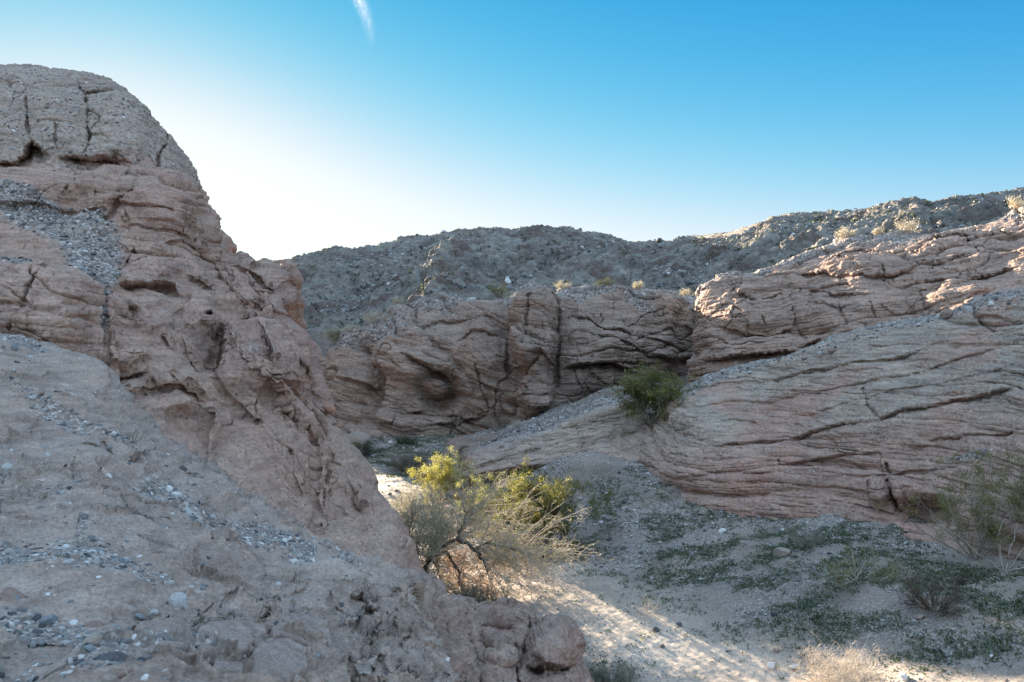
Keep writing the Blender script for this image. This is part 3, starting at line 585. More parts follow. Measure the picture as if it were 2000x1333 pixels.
patch('upper_cliff', bottom=[(1350, 775), (1400, 772), (1500, 750), (1640, 712), (1800, 672), (2000, 630), (2400, 560)],
  top=TOPD,
  left=[(1350, 775), (1356, 740), (1360, 700), (1368, 660), (1372, 630), (1376, 594)], right=[(2400, 560), (2400, 350)],
  depth=[(1360, 760, 37), (1380, 620, 37), (1420, 700, 34), (1440, 560, 37), (1500, 720, 33), (1550, 620, 33.5), (1560, 520, 38), (1640, 690, 31), (1700, 580, 31.5), (1720, 480, 36), (1800, 650, 28.5), (1850, 540, 30), (1880, 460, 34), (2000, 600, 26), (2000, 440, 31.5), (2400, 540, 20), (2400, 370, 25)],
  ns=1100, nt=460, relief=rel_up, feats=f_up, edge=(0, 1.3, 2.2, 0), ew=(.1, .1, .05, .1), skirt=dict(top=(22, 10, 1.5), left=(10, 5, 0)), mat=M_upper, extra=topgrav(TOPD, 14), wob=3, fine=fin_up)

# ---- gravel bench between the spur and the cliff
def rel_bench(P, px, py, Y): return .25 * fbm(P / 2.5, 4) + .05 * fbm(P * 2, 3) + .4 * sandstone(P, (.1, .2, 1), (1, 0, 0), .8, .3, 51) * sstep(1150, 950, px)
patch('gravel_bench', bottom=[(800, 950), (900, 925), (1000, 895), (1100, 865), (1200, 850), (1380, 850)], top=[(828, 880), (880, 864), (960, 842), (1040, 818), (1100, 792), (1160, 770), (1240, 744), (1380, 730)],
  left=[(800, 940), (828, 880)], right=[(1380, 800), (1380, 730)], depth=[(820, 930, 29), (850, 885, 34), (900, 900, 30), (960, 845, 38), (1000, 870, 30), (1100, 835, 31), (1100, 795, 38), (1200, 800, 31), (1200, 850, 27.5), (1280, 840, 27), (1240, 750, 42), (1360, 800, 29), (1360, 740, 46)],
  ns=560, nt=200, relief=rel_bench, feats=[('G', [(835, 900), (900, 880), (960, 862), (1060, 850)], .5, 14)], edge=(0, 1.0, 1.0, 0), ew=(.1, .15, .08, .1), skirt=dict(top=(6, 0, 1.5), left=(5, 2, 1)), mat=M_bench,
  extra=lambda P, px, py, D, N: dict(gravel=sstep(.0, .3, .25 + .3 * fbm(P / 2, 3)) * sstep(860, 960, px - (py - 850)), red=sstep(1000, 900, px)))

# ---- inclined strata, right
f_str = [
 ('G', [(1496, 748), (1550, 742), (1640, 724), (1708, 712), (1748, 706), (1793, 694), (1832, 680)], .5, 9), ('G', [(1380, 878), (1433, 864), (1505, 858), (1572, 849), (1640, 838), (1716, 824), (1775, 810), (1888, 787), (2010, 765)], .6, 13),
 ('G', [(1460, 915), (1482, 912), (1550, 905), (1640, 892), (1732, 882)], .45, 8), ('G', [(1800, 862), (1838, 856), (1910, 849), (2010, 839)], .35, 8), ('G', [(1398, 832), (1433, 820), (1473, 824), (1493, 838)], .3, 8),
 ('G', [(1370, 760), (1450, 752), (1560, 738), (1640, 722)], .25, 9), ('G', [(1340, 800), (1420, 792), (1520, 782), (1640, 760), (1760, 740), (1900, 700), (2010, 670)], .3, 9), ('G', [(1500, 820), (1620, 800), (1740, 775), (1900, 742), (2010, 720)], .25, 8),
 ('K', [(1271, 826), (1282, 808), (1290, 795)], 9, .5), ('V', [(1328, 860), (1318, 905), (1308, 930)], .4, 12, -1), ('G', [(1310, 935), (1360, 930), (1440, 930), (1540, 926)], .3, 8),
 ('G', [(1620, 930), (1700, 930), (1780, 915), (1900, 905)], .3, 8), ('B', 1718, 965, 17, 24, .5, 2), ('K', [(1732, 943), (1740, 971), (1754, 998)], 5, .4), ('K', [(1700, 945), (1700, 975), (1708, 1000)], 4, .15), ('B', 1757, 965, 8, 18, .25, 2),
 ('B', 1815, 1002, 52, 30, -.9, 2), ('G', [(1765, 968), (1800, 985), (1850, 988), (1900, 985)], .4, 14), ('G', [(868, 946), (930, 931), (1000, 922), (1090, 912)], 2.4, 26), ('G', [(905, 915), (980, 890), (1080, 868), (1180, 845)], .2, 8), ('G', [(1000, 905), (1060, 898), (1140, 885), (1240, 862)], .2, 7),
 ('G', [(1180, 870), (1240, 850), (1300, 845), (1380, 836)], .2, 7), ('K', [(1690, 770), (1700, 800), (1720, 822)], 2.5, .15), ('K', [(1896, 606), (1915, 632), (1945, 655)], 4, .35), ('G', [(1890, 625), (1950, 622), (2000, 630)], .4, 10), ('K', [(1730, 905), (1735, 940)], 3, .2), ('K', [(1520, 900), (1524, 925)], 2.5, .15),
]
f_str = [(f[0], f[1], f[2] * .45, f[3] * .65) if f[0] == 'G' else f for f in f_str]
def rel_str(P, px, py, Y):
    n = (-.17, -.04, 1)
    return sandstone(P, n, (-.5, .85, 0), .85, .30, 61, jl=8, jm=.10, wv=.3, gr=.6) + sandstone(P, n, (-.5, .85, 0), .30, .15, 62, jl=9, jm=.12, wv=.3, gr=.8) + .22 * fbm(P / 3, 3, off=23)
def fin_str(P, px, py):
    f1, _, c = worley(P / .12); n = (-.17, -.04, 1)
    return .065 * sandstone(P, n, (-.5, .85, 0), .12, 1, 63, jl=6, jm=.12, wv=.25) + .03 * fbm(P / .5, 4) + .008 * fbm(P * 10, 3) + cracks(P, 1.3, .07, .02, 65, thr=.2) + .03 * (c > .6) * sstep(.55, .2, f1) * sstep(.0, .3, fbm(P / 1.2, 2, off=33))
def ex_str(P, px, py, D, N):
    n = unit((-.17, -.04, 1)); h = P @ n / .85 + .6 * fbm(P / 4, 2)
    g = .3 * sstep(.6, .8, rnd(np.floor(h * 1.7), 77)) * sstep(-.1, .3, fbm(P / 1.5, 3, off=41)) + along(px, py, [(1330, 782), (1370, 752), (1500, 712), (1640, 672), (1740, 642), (1850, 616), (2020, 580)], 9) + ell(px, py, 1900, 888, 60, 10, -8)
    g = g + .7 * along(px, py, [(905, 893), (986, 866), (1076, 840), (1200, 795)], 5) + .6 * ell(px, py, 1180, 935, 90, 16, -15) 
    r = sstep(0, .5, fbm(P / 3, 3, off=51)) * .7 + .6 * sstep(860, 960, py + .1 * px - 100)
    return dict(gravel=np.clip(g, 0, 1), red=np.clip(r, 0, 1))
patch('layered_cliff', bottom=[(862, 1010), (950, 1010), (1020, 995), (1100, 965), (1180, 962), (1290, 1000), (1400, 1020), (1500, 1035), (1640, 1055), (1700, 1065), (1830, 1095), (2000, 1150), (2400, 1300)],
  top=[(904, 896), (920, 888), (950, 880), (986, 866), (1030, 852), (1076, 840), (1130, 820), (1200, 797), (1232, 788), (1252, 800), (1272, 822), (1292, 808), (1318, 786), (1347, 764), (1379, 744), (1460, 722), (1550, 703), (1617, 684), (1730, 644), (1838, 618), (1883, 605), (2000, 576), (2400, 480)],
  left=[(862, 1010), (866, 965), (876, 935), (890, 910), (904, 896)], right=[(2400, 1300), (2400, 480)],
  depth=[(870, 990, 24.6), (900, 910, 26), (960, 970, 23.8), (1000, 870, 27), (1100, 930, 24.4), (1130, 825, 28), (1230, 795, 28.5), (1272, 830, 27), (1180, 920, 24.2), (1290, 960, 22), (1320, 880, 22.3), (1340, 780, 25.5), (1380, 750, 26.3), (1400, 980, 20), (1500, 990, 19), (1500, 850, 21), (1500, 715, 24.8),
    (1640, 1005, 17.6), (1640, 850, 19), (1640, 680, 23), (1700, 1020, 16.8), (1830, 1040, 15.2), (1830, 850, 17), (1850, 620, 20.8), (2000, 1090, 13.4), (2000, 900, 14.6), (2000, 580, 19), (2400, 1250, 9), (2400, 520, 13.5)],
  ns=1500, nt=720, relief=rel_str, fine=fin_str, feats=f_str, edge=(0, 1.2, 1.2, 0), ew=(.1, .07, .03, .1), skirt=dict(top=(4, 0, 2.2), left=(5, 2, 1)), mat=M_strat, extra=ex_str, wob=1.4)

# ---- mountain range behind
def rel_mtn(P, px, py, Y):
    q = P / 70.; q2 = np.stack([P[:, 0], P[:, 1] * .45, P[:, 2] * .7], -1)
    d = 4.5 * (ridged(q2 / 60, 5, off=2) - 1.0) + 2.2 * ridged(P / 16, 4, off=5)
    return d * sstep(672, 620, py) * (.10 + .90 * sstep(1, 60, py - np.interp(px, MTX, MTY)))
MT = [(100, 640), (250, 615), (400, 590), (480, 560), (555, 519), (575, 507), (610, 498), (640, 487), (655, 485), (690, 490), (740, 478), (790, 465), (815, 460), (835, 466), (880, 455), (930, 450), (985, 448), (1000, 452), (1045, 446), (1075, 449), (1100, 447), (1140, 458), (1165, 458), (1190, 462), (1230, 477), (1250, 475), (1310, 472), (1345, 466), (1380, 470), (1400, 466),
      (1450, 465), (1480, 445), (1510, 428), (1560, 422), (1620, 417), (1700, 413), (1745, 400), (1785, 392), (1820, 400), (1860, 390), (1900, 385), (1950, 380), (2000, 373), (2150, 350), (2500, 330)]
MTX = [p[0] for p in MT]; MTY = [p[1] for p in MT]
def mtn_mat():
    m, nt = NT('mountain_rock'); b = NB(nt); co = b.n('ShaderNodeTexCoord').outputs['Object']
    a = b.ramp(b.noise(co, .035, 6, .65, .6), [(.35, (.17, .155, .137)), (.5, (.29, .268, .237)), (.62, (.19, .17, .152)), (.75, (.45, .42, .37))])
    f = b.ramp(b.noise(co, .35, 8, .75), [(.32, g3(.45)), (.5, g3(1)), (.68, g3(1.5))])
    a = b.mix(.85, a, f, 'MULTIPLY')
    a = b.mix(b.math('MULTIPLY', b.ramp(b.noise(co, .09, 5, .6), [(.5, g3(0)), (.58, g3(1))]), .6), a, (.13, .08, .065))
    h = b.noise(co, .6, 8, .75)
    bp = b.n('ShaderNodeBump', {'Strength': .9, 'Distance': 1.2, 'Height': h})
    bs = b.n('ShaderNodeBsdfPrincipled', {'Base Color': a, 'Roughness': .95, 'Normal': bp.outputs[0]}); bs.inputs['Specular IOR Level'].default_value = .2
    b.n('ShaderNodeOutputMaterial', {'Surface': bs.outputs[0]}); return m
def fin_mtn(P, px, py):
    k = sstep(672, 640, py)
    return k * (.9 * ridged(P / 6.5, 5, .5, off=15) + .4 * fbm(P / 1.2, 3) + .5 * sstep(0, .5, fbm(P / 30, 3, off=19)) * ridged(P / 3, 3, off=18) - .8)
patch('mountain', bottom=[(100, 690), (600, 690), (1000, 690), (1500, 690), (2500, 690)], top=MT, left=[(100, 690), (100, 640)], right=[(2500, 690), (2500, 330)],
  depth=[(100, 680, 190), (100, 645, 260), (600, 680, 150), (600, 510, 270), (800, 660, 140), (850, 560, 200), (850, 470, 270), (1000, 600, 165), (1050, 455, 260), (1200, 620, 150), (1250, 490, 270), (1450, 620, 165), (1450, 480, 235), (1600, 560, 170), (1600, 430, 245), (1800, 600, 120), (1800, 400, 210), (2000, 600, 120), (2000, 380, 220), (2500, 650, 100), (2500, 350, 200)],
  ns=1500, nt=420, relief=rel_mtn, fine=fin_mtn, edge=(0, 5, 0, 0), ew=(.1, .05, .1, .1), skirt=dict(top=(150, 0, -13), left=(120, 0, 0)), mat=mtn_mat())

# ---- ground: one polar sheet out to the horizon, with the wash cut into the plateau
def ground():
    na, nr = int(1100 * QUAL), int(1000 * QUAL)
    a1 = np.linspace(-38, 40, na); side = np.concatenate([np.linspace(41, 180, 70), np.linspace(-180, -39, 70)])
    az = np.concatenate([a1, side[:70], 360 + side[70:], [322]]); az = R(1) * az
    r = np.concatenate([[.3, 1, 2, 3.5, 5, 6.5], np.geomspace(7.5, 75, nr), np.geomspace(77, 9000, 70)])
    A, Rr = np.meshgrid(az, r); x = np.sin(A) * Rr; y = np.cos(A) * Rr
    cp = [(1500, 1333, 11.3), (1100, 1130, 16.2), (780, 960, 25.6), (850, 885, 34), (1130, 900, 23.3), (1180, 900, 23.4), (1060, 930, 23.6), (1240, 930, 22.4), (1300, 955, 21.3), (1000, 950, 24.3), (1500, 998, 19.2), (1640, 1015, 17.4), (1830, 1045, 15.2), (2000, 1090, 13.3), (2000, 1333, 9.0), (1750, 1333, 10.0), (1200, 1080, 18), (1100, 1000, 22), (1600, 1150, 13.6), (1300, 1150, 15.2), (1800, 1230, 11), (1400, 1060, 17.6), (1550, 1250, 12.2), (1250, 1333, 11.2), (1180, 1020, 20.3), (740, 850, 41), (900, 850, 41), (2300, 1333, 7.5), (2300, 1200, 9.2), (1700, 1120, 13.6)]
    c = W([p[0] for p in cp], [p[1] for p in cp], [p[2] for p in cp])
    ext = np.array([[3, 27.5, 1.3], [6.2, 24.5, 1.6], [9.5, 20.5, 1.7], [0, 28, .9], [12, 15, 1.8], [-6, 10, 1.0], [-12, 20, 1.0], [-20, 45, 1.1], [-30, 60, 1.2], [0, 3, 1.2], [-8, 30, .95], [-15, 38, 1.0], [-30, 20, 1.5], [14, 2, 2.2], [-8, 0, 1.2]], float)
    pts = np.concatenate([c, ext]); q = np.stack([x.ravel(), y.ravel()], -1); near = (q[:, 1] < 75) & (np.abs(q[:, 0]) < 60) & (q[:, 1] > -10)
    z = np.full(len(q), 1.2); z[near] = np.clip(tps(pts[:, :2], pts[:, 2], q[near], 1e-4, 10.0), .7, 4.5)
    P = np.stack([q[:, 0], q[:, 1], z], -1).astype(np.float32)
    rr = np.hypot(q[:, 0], q[:, 1])
    pl = sstep(66, 71, q[:, 1] + 2.0 * fbm(P / 9, 3)); pl = np.maximum(pl, sstep(90, 140, rr))
    z = z * (1 - pl) + (7.1 + .6 * fbm(P / 25, 3)) * pl
    fine = rr < 80; nz = np.zeros(len(q)); Pf = P[fine].copy(); Pf[:, 2] = 0
    flat = np.exp(-(np.abs(q[fine, 0] + .525 * q[fine, 1] - 9.4) / 1.3) ** 2)
    nz[fine] = (.16 * fbm(Pf / 2.2, 4) + .035 * fbm(Pf * 1.6, 4)) * (1 - .8 * flat) + .008 * fbm(Pf * 7, 3)
    z = z + nz
    V = np.stack([q[:, 0], q[:, 1], z], -1)
    px, py = proj(V); s_ = q[:, 0] + .525 * q[:, 1]
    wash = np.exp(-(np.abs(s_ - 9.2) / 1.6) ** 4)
    gr = np.clip(.62 + .5 * fbm(Pf0(P) / 2, 3) - .55 * wash - sstep(18, 12, P[:, 1]) * .12, 0, 1)
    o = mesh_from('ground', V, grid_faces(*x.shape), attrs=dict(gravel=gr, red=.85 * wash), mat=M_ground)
    G = V.reshape(*x.shape, 3); N = grid_normals(G)
    if N[..., 2].mean() < 0: o.data.flip_normals(); N = -N
    m = (np.abs(A) < R(42)) & (Rr > 6) & (Rr < 76)
    SURF['ground'] = dict(P=G[m], N=N[m], x=px.reshape(x.shape)[m], y=py.reshape(x.shape)[m], o=o, at=dict(gravel=gr.reshape(x.shape)[m]))
    return o
def Pf0(P): Q = P.copy(); Q[:, 2] = 0; return Q
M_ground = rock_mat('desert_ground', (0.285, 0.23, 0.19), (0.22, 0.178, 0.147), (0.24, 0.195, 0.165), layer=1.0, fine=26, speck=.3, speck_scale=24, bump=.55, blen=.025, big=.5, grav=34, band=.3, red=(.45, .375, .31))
ground()

# ---- unseen rock mass added behind the outcrop's shoulder to shade the gravel slope
def rel_blocker(P, px, py, Y): return .3 * fbm(P / 4, 3) + sandstone(P, (.1, 0, 1), (1, 0, 0), 1.2, .35, 71)
patch('blocker_mesa', bottom=[(538, 860), (550, 860)], top=[(538, 534), (550, 534)], left=[(538, 860), (538, 534)], right=[(550, 860), (550, 534)], depth=[(530, 860, 51), (550, 860, 50), (530, 534, 51.5), (550, 534, 50.5), (540, 700, 50.5)],
  ns=60, nt=120, relief=rel_blocker, skirt=dict(top=(35, -10.5, -2.8), left=(33, -12, -1), right=(35, -10.5, -2.8)), mat=M_mid)

# ---- unseen peak added behind the dome to keep sun off the layered cliff
patch('blocker_hill', bottom=[(303, 700), (376, 700)], top=[(303, 374), (376, 372)], left=[(303, 700), (303, 374)], right=[(376, 700), (376, 372)], depth=[(290, 700, 200), (368, 700, 200), (290, 408, 215), (368, 408, 215), (330, 550, 208)],
  ns=60, nt=120, relief=lambda P, px, py, Y: 3 * fbm(P / 25, 4), skirt=dict(top=(40, -18, 10), left=(30, -4, 0), right=(30, -16, 0)), mat=M_mid)
KIND = dict(rocky_dome='pebbly conglomerate dome on the left skyline', sandstone_outcrop='broken red sandstone outcrop with a spur running down to the wash', foreground_slab='gritty sandstone slab in the foreground strewn with gravel',
  knobbly_outcrop='knobbly low outcrop at the wash edge, bottom centre', canyon_cliff='banded sandstone cliff across the wash with a jutting column', upper_cliff='upper right sandstone cliff with long ledges', gravel_bench='gravel bench below the central cliff',
  layered_cliff='inclined layered cliff running down from the right', mountain='bare stony mountain range behind the cliffs', ground='sandy wash floor and gravel slope', blocker_mesa='unseen rock mass added to shade the gravel slope', blocker_hill='unseen peak added to shade the layered cliff')
for k, v in KIND.items(): props(SURF[k]['o'], label=v, kind='structure')
# ================================================================== plants, stones, cloud
def leaf_mat(name, c1, c2, trans=.45, tr_gain=1.3):
    m, nt = NT(name); b = NB(nt)
    r = b.n('ShaderNodeAttribute', attribute_name='rnd').outputs['Fac']
    col = b.mix(r, c1, c2)
    d = b.n('ShaderNodeBsdfDiffuse', {'Color': col}); t = b.n('ShaderNodeBsdfTranslucent', {'Color': b.mix(1.0, col, (tr_gain, tr_gain, tr_gain * .6), 'MULTIPLY')})
    x = b.n('ShaderNodeMixShader', {0: trans, 1: d.outputs[0], 2: t.outputs[0]}); g = b.n('ShaderNodeBsdfGlossy', {'Color': (1, 1, 1, 1), 'Roughness': .5})
    y = b.n('ShaderNodeMixShader', {0: .04, 1: x.outputs[0], 2: g.outputs[0]})
    b.n('ShaderNodeOutputMaterial', {'Surface': y.outputs[0]}); return m
def bark_mat(name, c1, c2, sc_=30):
    m, nt = NT(name); b = NB(nt); co = b.n('ShaderNodeTexCoord').outputs['Object']
    col = b.ramp(b.noise(co, sc_, 5, .7), [(.35, c1), (.65, c2)])
    bs = b.n('ShaderNodeBsdfPrincipled', {'Base Color': col, 'Roughness': .9}); bs.inputs['Specular IOR Level'].default_value = .2
    b.n('ShaderNodeOutputMaterial', {'Surface': bs.outputs[0]}); return m
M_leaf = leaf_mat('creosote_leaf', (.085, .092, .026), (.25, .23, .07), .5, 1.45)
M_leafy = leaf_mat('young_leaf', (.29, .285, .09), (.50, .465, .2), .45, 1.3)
M_dull = leaf_mat('dull_leaf', (.05, .07, .045), (.12, .14, .09), .3)
M_straw = leaf_mat('straw', (.5, .43, .35), (.68, .61, .52), .3, 1.0)
M_rust = leaf_mat('dry_seed_heads', (.34, .13, .07), (.5, .24, .14), .4)
M_weed = leaf_mat('weed_leaf', (.045, .07, .035), (.11, .135, .065), .3)
M_bark = bark_mat('dark_bark', (.05, .035, .028), (.14, .10, .08))
M_twig = bark_mat('grey_twig', (.2, .16, .13), (.42, .36, .30))
M_pale = bark_mat('bleached_twig', (.42, .37, .31), (.62, .57, .5))
M_tan = bark_mat('tan_twig', (.45, .37, .29), (.68, .59, .49))

def frames(T):
    a = np.where(np.abs(T[..., 2:3]) < .9, np.array([0, 0, 1.]), np.array([1., 0, 0])); u = np.cross(T, a); u /= np.linalg.norm(u, axis=-1, keepdims=True) + 1e-9
    return u, np.cross(T, u)
def tubes(pts, rad, sides=3):
    """pts (n,k,3) polylines, rad (n,k)"""
    T = np.gradient(pts, axis=1); T /= np.linalg.norm(T, axis=-1, keepdims=True) + 1e-9
    u, v = frames(T); an = np.arange(sides) * 2 * math.pi / sides
    V = pts[:, :, None] + rad[:, :, None, None] * (np.cos(an)[None, None, :, None] * u[:, :, None] + np.sin(an)[None, None, :, None] * v[:, :, None])
    n, k = pts.shape[:2]; I = np.arange(n * k * sides).reshape(n, k, sides)
    Fq = np.stack([I[:, :-1], np.roll(I[:, :-1], -1, 2), np.roll(I[:, 1:], -1, 2), I[:, 1:]], -1).reshape(-1, 4)
    return V.reshape(-1, 3), Fq
def grow(starts, dirs, length, rad, k, wig, up, rg, taper_=.35):
    n = len(starts); P = np.zeros((n, k + 1, 3)); P[:, 0] = starts; d = dirs / (np.linalg.norm(dirs, axis=1, keepdims=True) + 1e-9)
    for i in range(k):
        d = d + rg.normal(size=(n, 3)) * wig; d[:, 2] += up; d /= np.linalg.norm(d, axis=1, keepdims=True)
        P[:, i + 1] = P[:, i] + d * (np.asarray(length) / k)[:, None]
    return P, np.asarray(rad)[:, None] * np.linspace(1, taper_, k + 1)[None]
def spawn(P, Rd, m, rg, t0=.25, ang=.8, t1=1.0):
    """m children starting along each polyline"""
    n, k1 = P.shape[:2]; t = (t0 + (t1 - t0) * rg.rand(n, m)) * (k1 - 1.001); i = t.astype(int); f = (t - i)[..., None]
    a = np.arange(n)[:, None]; S = P[a, i] * (1 - f) + P[a, i + 1] * f; d = P[a, i + 1] - P[a, i]; d /= np.linalg.norm(d, axis=-1, keepdims=True) + 1e-9
    r = Rd[a, i]; d = d + ang * rg.normal(size=d.shape)
    return S.reshape(-1, 3), d.reshape(-1, 3), r.reshape(-1)
def leaves(pos, size, rg, aspect=.55, droop=None):
    n = len(pos); a = rg.normal(size=(n, 3)); a /= np.linalg.norm(a, axis=1, keepdims=True); u, v = frames(a)
    s = size * (.6 + .8 * rg.rand(n))[:, None]
    V = np.stack([pos - a * 0, pos + a * s * .5 + u * s * aspect * .5, pos + a * s, pos + a * s * .5 - u * s * aspect * .5], 1)
    return V.reshape(-1, 3), np.arange(4 * n).reshape(n, 4), np.repeat(rg.rand(n), 4)
def cat_mesh(parts):
    V, Fq, o = [], [], 0
    for v, f in parts: V.append(v); Fq.append(f + o); o += len(v)
    return np.concatenate(V), np.concatenate(Fq)
def root(name, loc, label, cat, group=None):
    o = bpy.data.objects.new(name, None); link(o); o.location = loc; o.empty_display_size = .1; return props(o, label, cat, group=group)
def bush(name, base, h, w, label, cat='shrub', seed=1, stems=14, kids=7, kids2=5, nl=5000, ls=.022, leaf=M_leaf, bark=M_bark, open_=.6, r0=.012, wig=.12, up=.05, lean=(0, 0), group=None, leaf_from=.25, twist=.8, clump=0, k0=6):
    """many-stemmed desert shrub: branches and foliage are its parts"""
    rg = np.random.RandomState(seed); ro = root(name, tuple(base), label, cat, group)
    az = rg.rand(stems) * 2 * math.pi; e = open_ * np.sqrt(rg.rand(stems))
    d = np.stack([np.cos(az) * e * w / h + lean[0], np.sin(az) * e * w / h + lean[1], np.ones(stems) * .9], -1)
    st = np.stack([np.cos(az) * .04 * w * rg.rand(stems), np.sin(az) * .04 * w * rg.rand(stems), -.05 * np.ones(stems)], -1)
    L = h * (.7 + .4 * rg.rand(stems)) * (1 + .12 * e)
    P0, R0 = grow(st, d, L, r0 * (.6 + .6 * rg.rand(stems)), k0, wig, up, rg)
    S, D, r = spawn(P0, R0, kids, rg, .3, .45 * twist); P1, R1 = grow(S, D, h * (.18 + .25 * rg.rand(len(S))), r * .6, 4, wig * 1.2, up * 1.5, rg)
    parts = [tubes(P0, R0, 4), tubes(P1, R1)]; last = P1, R1
    if kids2:
        S, D, r = spawn(P1, R1, kids2, rg, .3, .6 * twist); P2, R2 = grow(S, D, h * (.07 + .1 * rg.rand(len(S))), np.maximum(r * .6, .0022), 3, wig * 1.5, up, rg); parts.append(tubes(P2, R2)); last = P2, R2
    V, Fq = cat_mesh(parts); mesh_from('branches', V, Fq, mat=bark, parent=ro)
    if nl:
        P, _ = last; n, k = P.shape[:2]; i = rg.randint(0, n, nl)
        if clump: i = rg.choice(rg.choice(n, max(4, int(n * clump)), replace=False), nl)
        t = (leaf_from + (1 - leaf_from) * rg.rand(nl)) * (k - 1.001); j = t.astype(int); f = (t - j)[:, None]
        pos = P[i, j] * (1 - f) + P[i, j + 1] * f + rg.normal(size=(nl, 3)) * ls * 1.1
        V, Fq, rn = leaves(pos, ls, rg); rn = np.clip(rn * .6 + .5 * np.repeat(np.clip(pos[:, 2] / h, 0, 1) ** 2, 4) * 0 + .4 * np.repeat(rnd(i, 3), 4), 0, 1)
        mesh_from('foliage', V, Fq, smooth=False, attrs=dict(rnd=rn), mat=leaf, parent=ro)
    return ro
def G(px, py, names=('ground',)):
    return Vector([float(v) for v in hit(px, py, names, 6)])
def mpp(P): return P[1] / F        # metres per photo pixel at that depth

# ---- creosote bushes and other shrubs of the wash
def put(name, px, py, hpx, wpx, label, names=('ground',), **kw):
    b = G(px, py, names); m = mpp(b); return bush(name, b, hpx * m, wpx * m, label, **kw)
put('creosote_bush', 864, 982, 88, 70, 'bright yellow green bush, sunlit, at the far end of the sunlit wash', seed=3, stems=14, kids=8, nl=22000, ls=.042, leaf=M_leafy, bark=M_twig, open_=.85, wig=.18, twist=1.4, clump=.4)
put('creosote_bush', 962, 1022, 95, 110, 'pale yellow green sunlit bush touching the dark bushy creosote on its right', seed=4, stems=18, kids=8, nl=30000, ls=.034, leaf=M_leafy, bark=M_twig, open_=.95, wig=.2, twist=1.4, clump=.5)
put('creosote_bush', 1058, 1085, 150, 150, 'tall dark green creosote with lit upper leaves at the foot of the gravel slope', seed=5, stems=24, kids=9, kids2=5, nl=60000, ls=.036, leaf=M_leaf, open_=1.0, wig=.2, twist=1.5, clump=.45)
put('creosote_bush', 1010, 1065, 120, 90, 'olive green creosote wedged between the pale bush and the tall dark one', seed=6, stems=16, kids=8, nl=17000, ls=.034, leaf=M_leaf, open_=.9, wig=.2, twist=1.4, clump=.45)
put('creosote_bush', 897, 935, 55, 55, 'small dark creosote beside the tip of the layered cliff', seed=7, stems=12, kids=7, nl=4500, ls=.035, leaf=M_leaf)
put('creosote_bush', 1272, 826, 100, 105, 'lone creosote growing on the notch in the crest of the layered cliff', names=('layered_cliff',), seed=8, stems=30, kids=7, kids2=4, nl=17000, ls=.075, leaf=M_leaf, bark=M_twig, open_=1.0, r0=.012, wig=.2, twist=1.5, clump=.6)
put('creosote_bush', 1905, 1085, 165, 190, 'open straggly creosote in front of the hollow in the layered cliff', seed=9, stems=20, kids=6, kids2=4, nl=8000, ls=.036, leaf=M_leaf, bark=M_twig, open_=.9, clump=.3, wig=.16)
put('creosote_bush', 1985, 1080, 190, 120, 'straggly creosote cut by the right edge of the view', seed=10, stems=12, kids=6, kids2=4, nl=6000, ls=.036, leaf=M_leaf, bark=M_pale, open_=.9, clump=.3, wig=.16)
put('creosote_bush', 1672, 1130, 72, 150, 'low dark creosote with pale bare stems on the green slope', seed=12, stems=18, kids=6, nl=5200, ls=.026, leaf=M_leaf, bark=M_pale, open_=1.2, wig=.2)
put('dry_shrub', 1572, 1060, 42, 85, 'low grey twiggy shrub beneath the layered cliff', seed=13, stems=26, kids=6, nl=1500, ls=.02, leaf=M_dull, bark=M_twig, open_=1.3, r0=.006)
put('dry_shrub', 1818, 1185, 62, 130, 'dark grey mound of fine twigs low on the right slope', seed=14, stems=50, kids=8, nl=3000, ls=.018, leaf=M_dull, bark=M_bark, open_=1.3, r0=.005)
put('dry_shrub', 1895, 1135, 34, 150, 'flat dark twigs added for the shadow of a dead branch on the slope below the straggly creosotes', seed=15, stems=26, kids=6, nl=0, bark=M_bark, open_=2.2, r0=.008, wig=.25)  # dark twigs modelled where the dead branch casts its shadow
put('dry_shrub', 1640, 1345, 92, 150, 'sunlit tan thorny shrub at the bottom edge', seed=16, stems=70, kids=10, kids2=7, nl=0, bark=M_tan, open_=1.5, r0=.0045, wig=.32, up=.03, twist=1.6)
put('dry_shrub', 1195, 1340, 50, 110, 'low grey green brush at the bottom edge beside the knobbly outcrop', seed=17, stems=40, kids=7, nl=5000, ls=.018, leaf=M_dull, bark=M_twig, open_=1.1, r0=.005)
put('dry_shrub', 1265, 1190, 42, 60, 'wispy shrub on the shadow edge of the wash', seed=18, stems=14, kids=5, nl=500, ls=.02, leaf=M_dull, bark=M_pale, open_=1.0, r0=.005, wig=.2)
put('dry_shrub', 800, 915, 42, 85, 'rounded blue grey brush in the shaded bend of the wash', seed=19, stems=60, kids=8, nl=5000, ls=.035, leaf=M_dull, bark=M_twig, open_=1.0, r0=.01)
put('dry_shrub', 716, 885, 28, 60, 'dark domed brush right against the outcrop edge in the wash', seed=20, stems=46, kids=7, nl=4000, ls=.04, leaf=M_dull, open_=1.1, r0=.01)
put('dry_shrub', 795, 862, 20, 70, 'low dark brush at the foot of the central cliff', seed=21, stems=40, kids=6, nl=3500, ls=.045, leaf=M_dull, open_=1.2, r0=.012)
put('dry_shrub', 1010, 832, 20, 34, 'small silvery brush on the gravel bench', names=('gravel_bench',), seed=22, stems=36, kids=6, nl=900, ls=.03, leaf=M_straw, bark=M_pale, open_=1.1, r0=.008)
put('dry_shrub', 965, 835, 34, 70, 'sparse grey brush where the cliff meets the gravel bench', names=('gravel_bench',), seed=23, stems=26, kids=6, nl=1500, ls=.035, leaf=M_dull, bark=M_twig, open_=1.1, r0=.009)
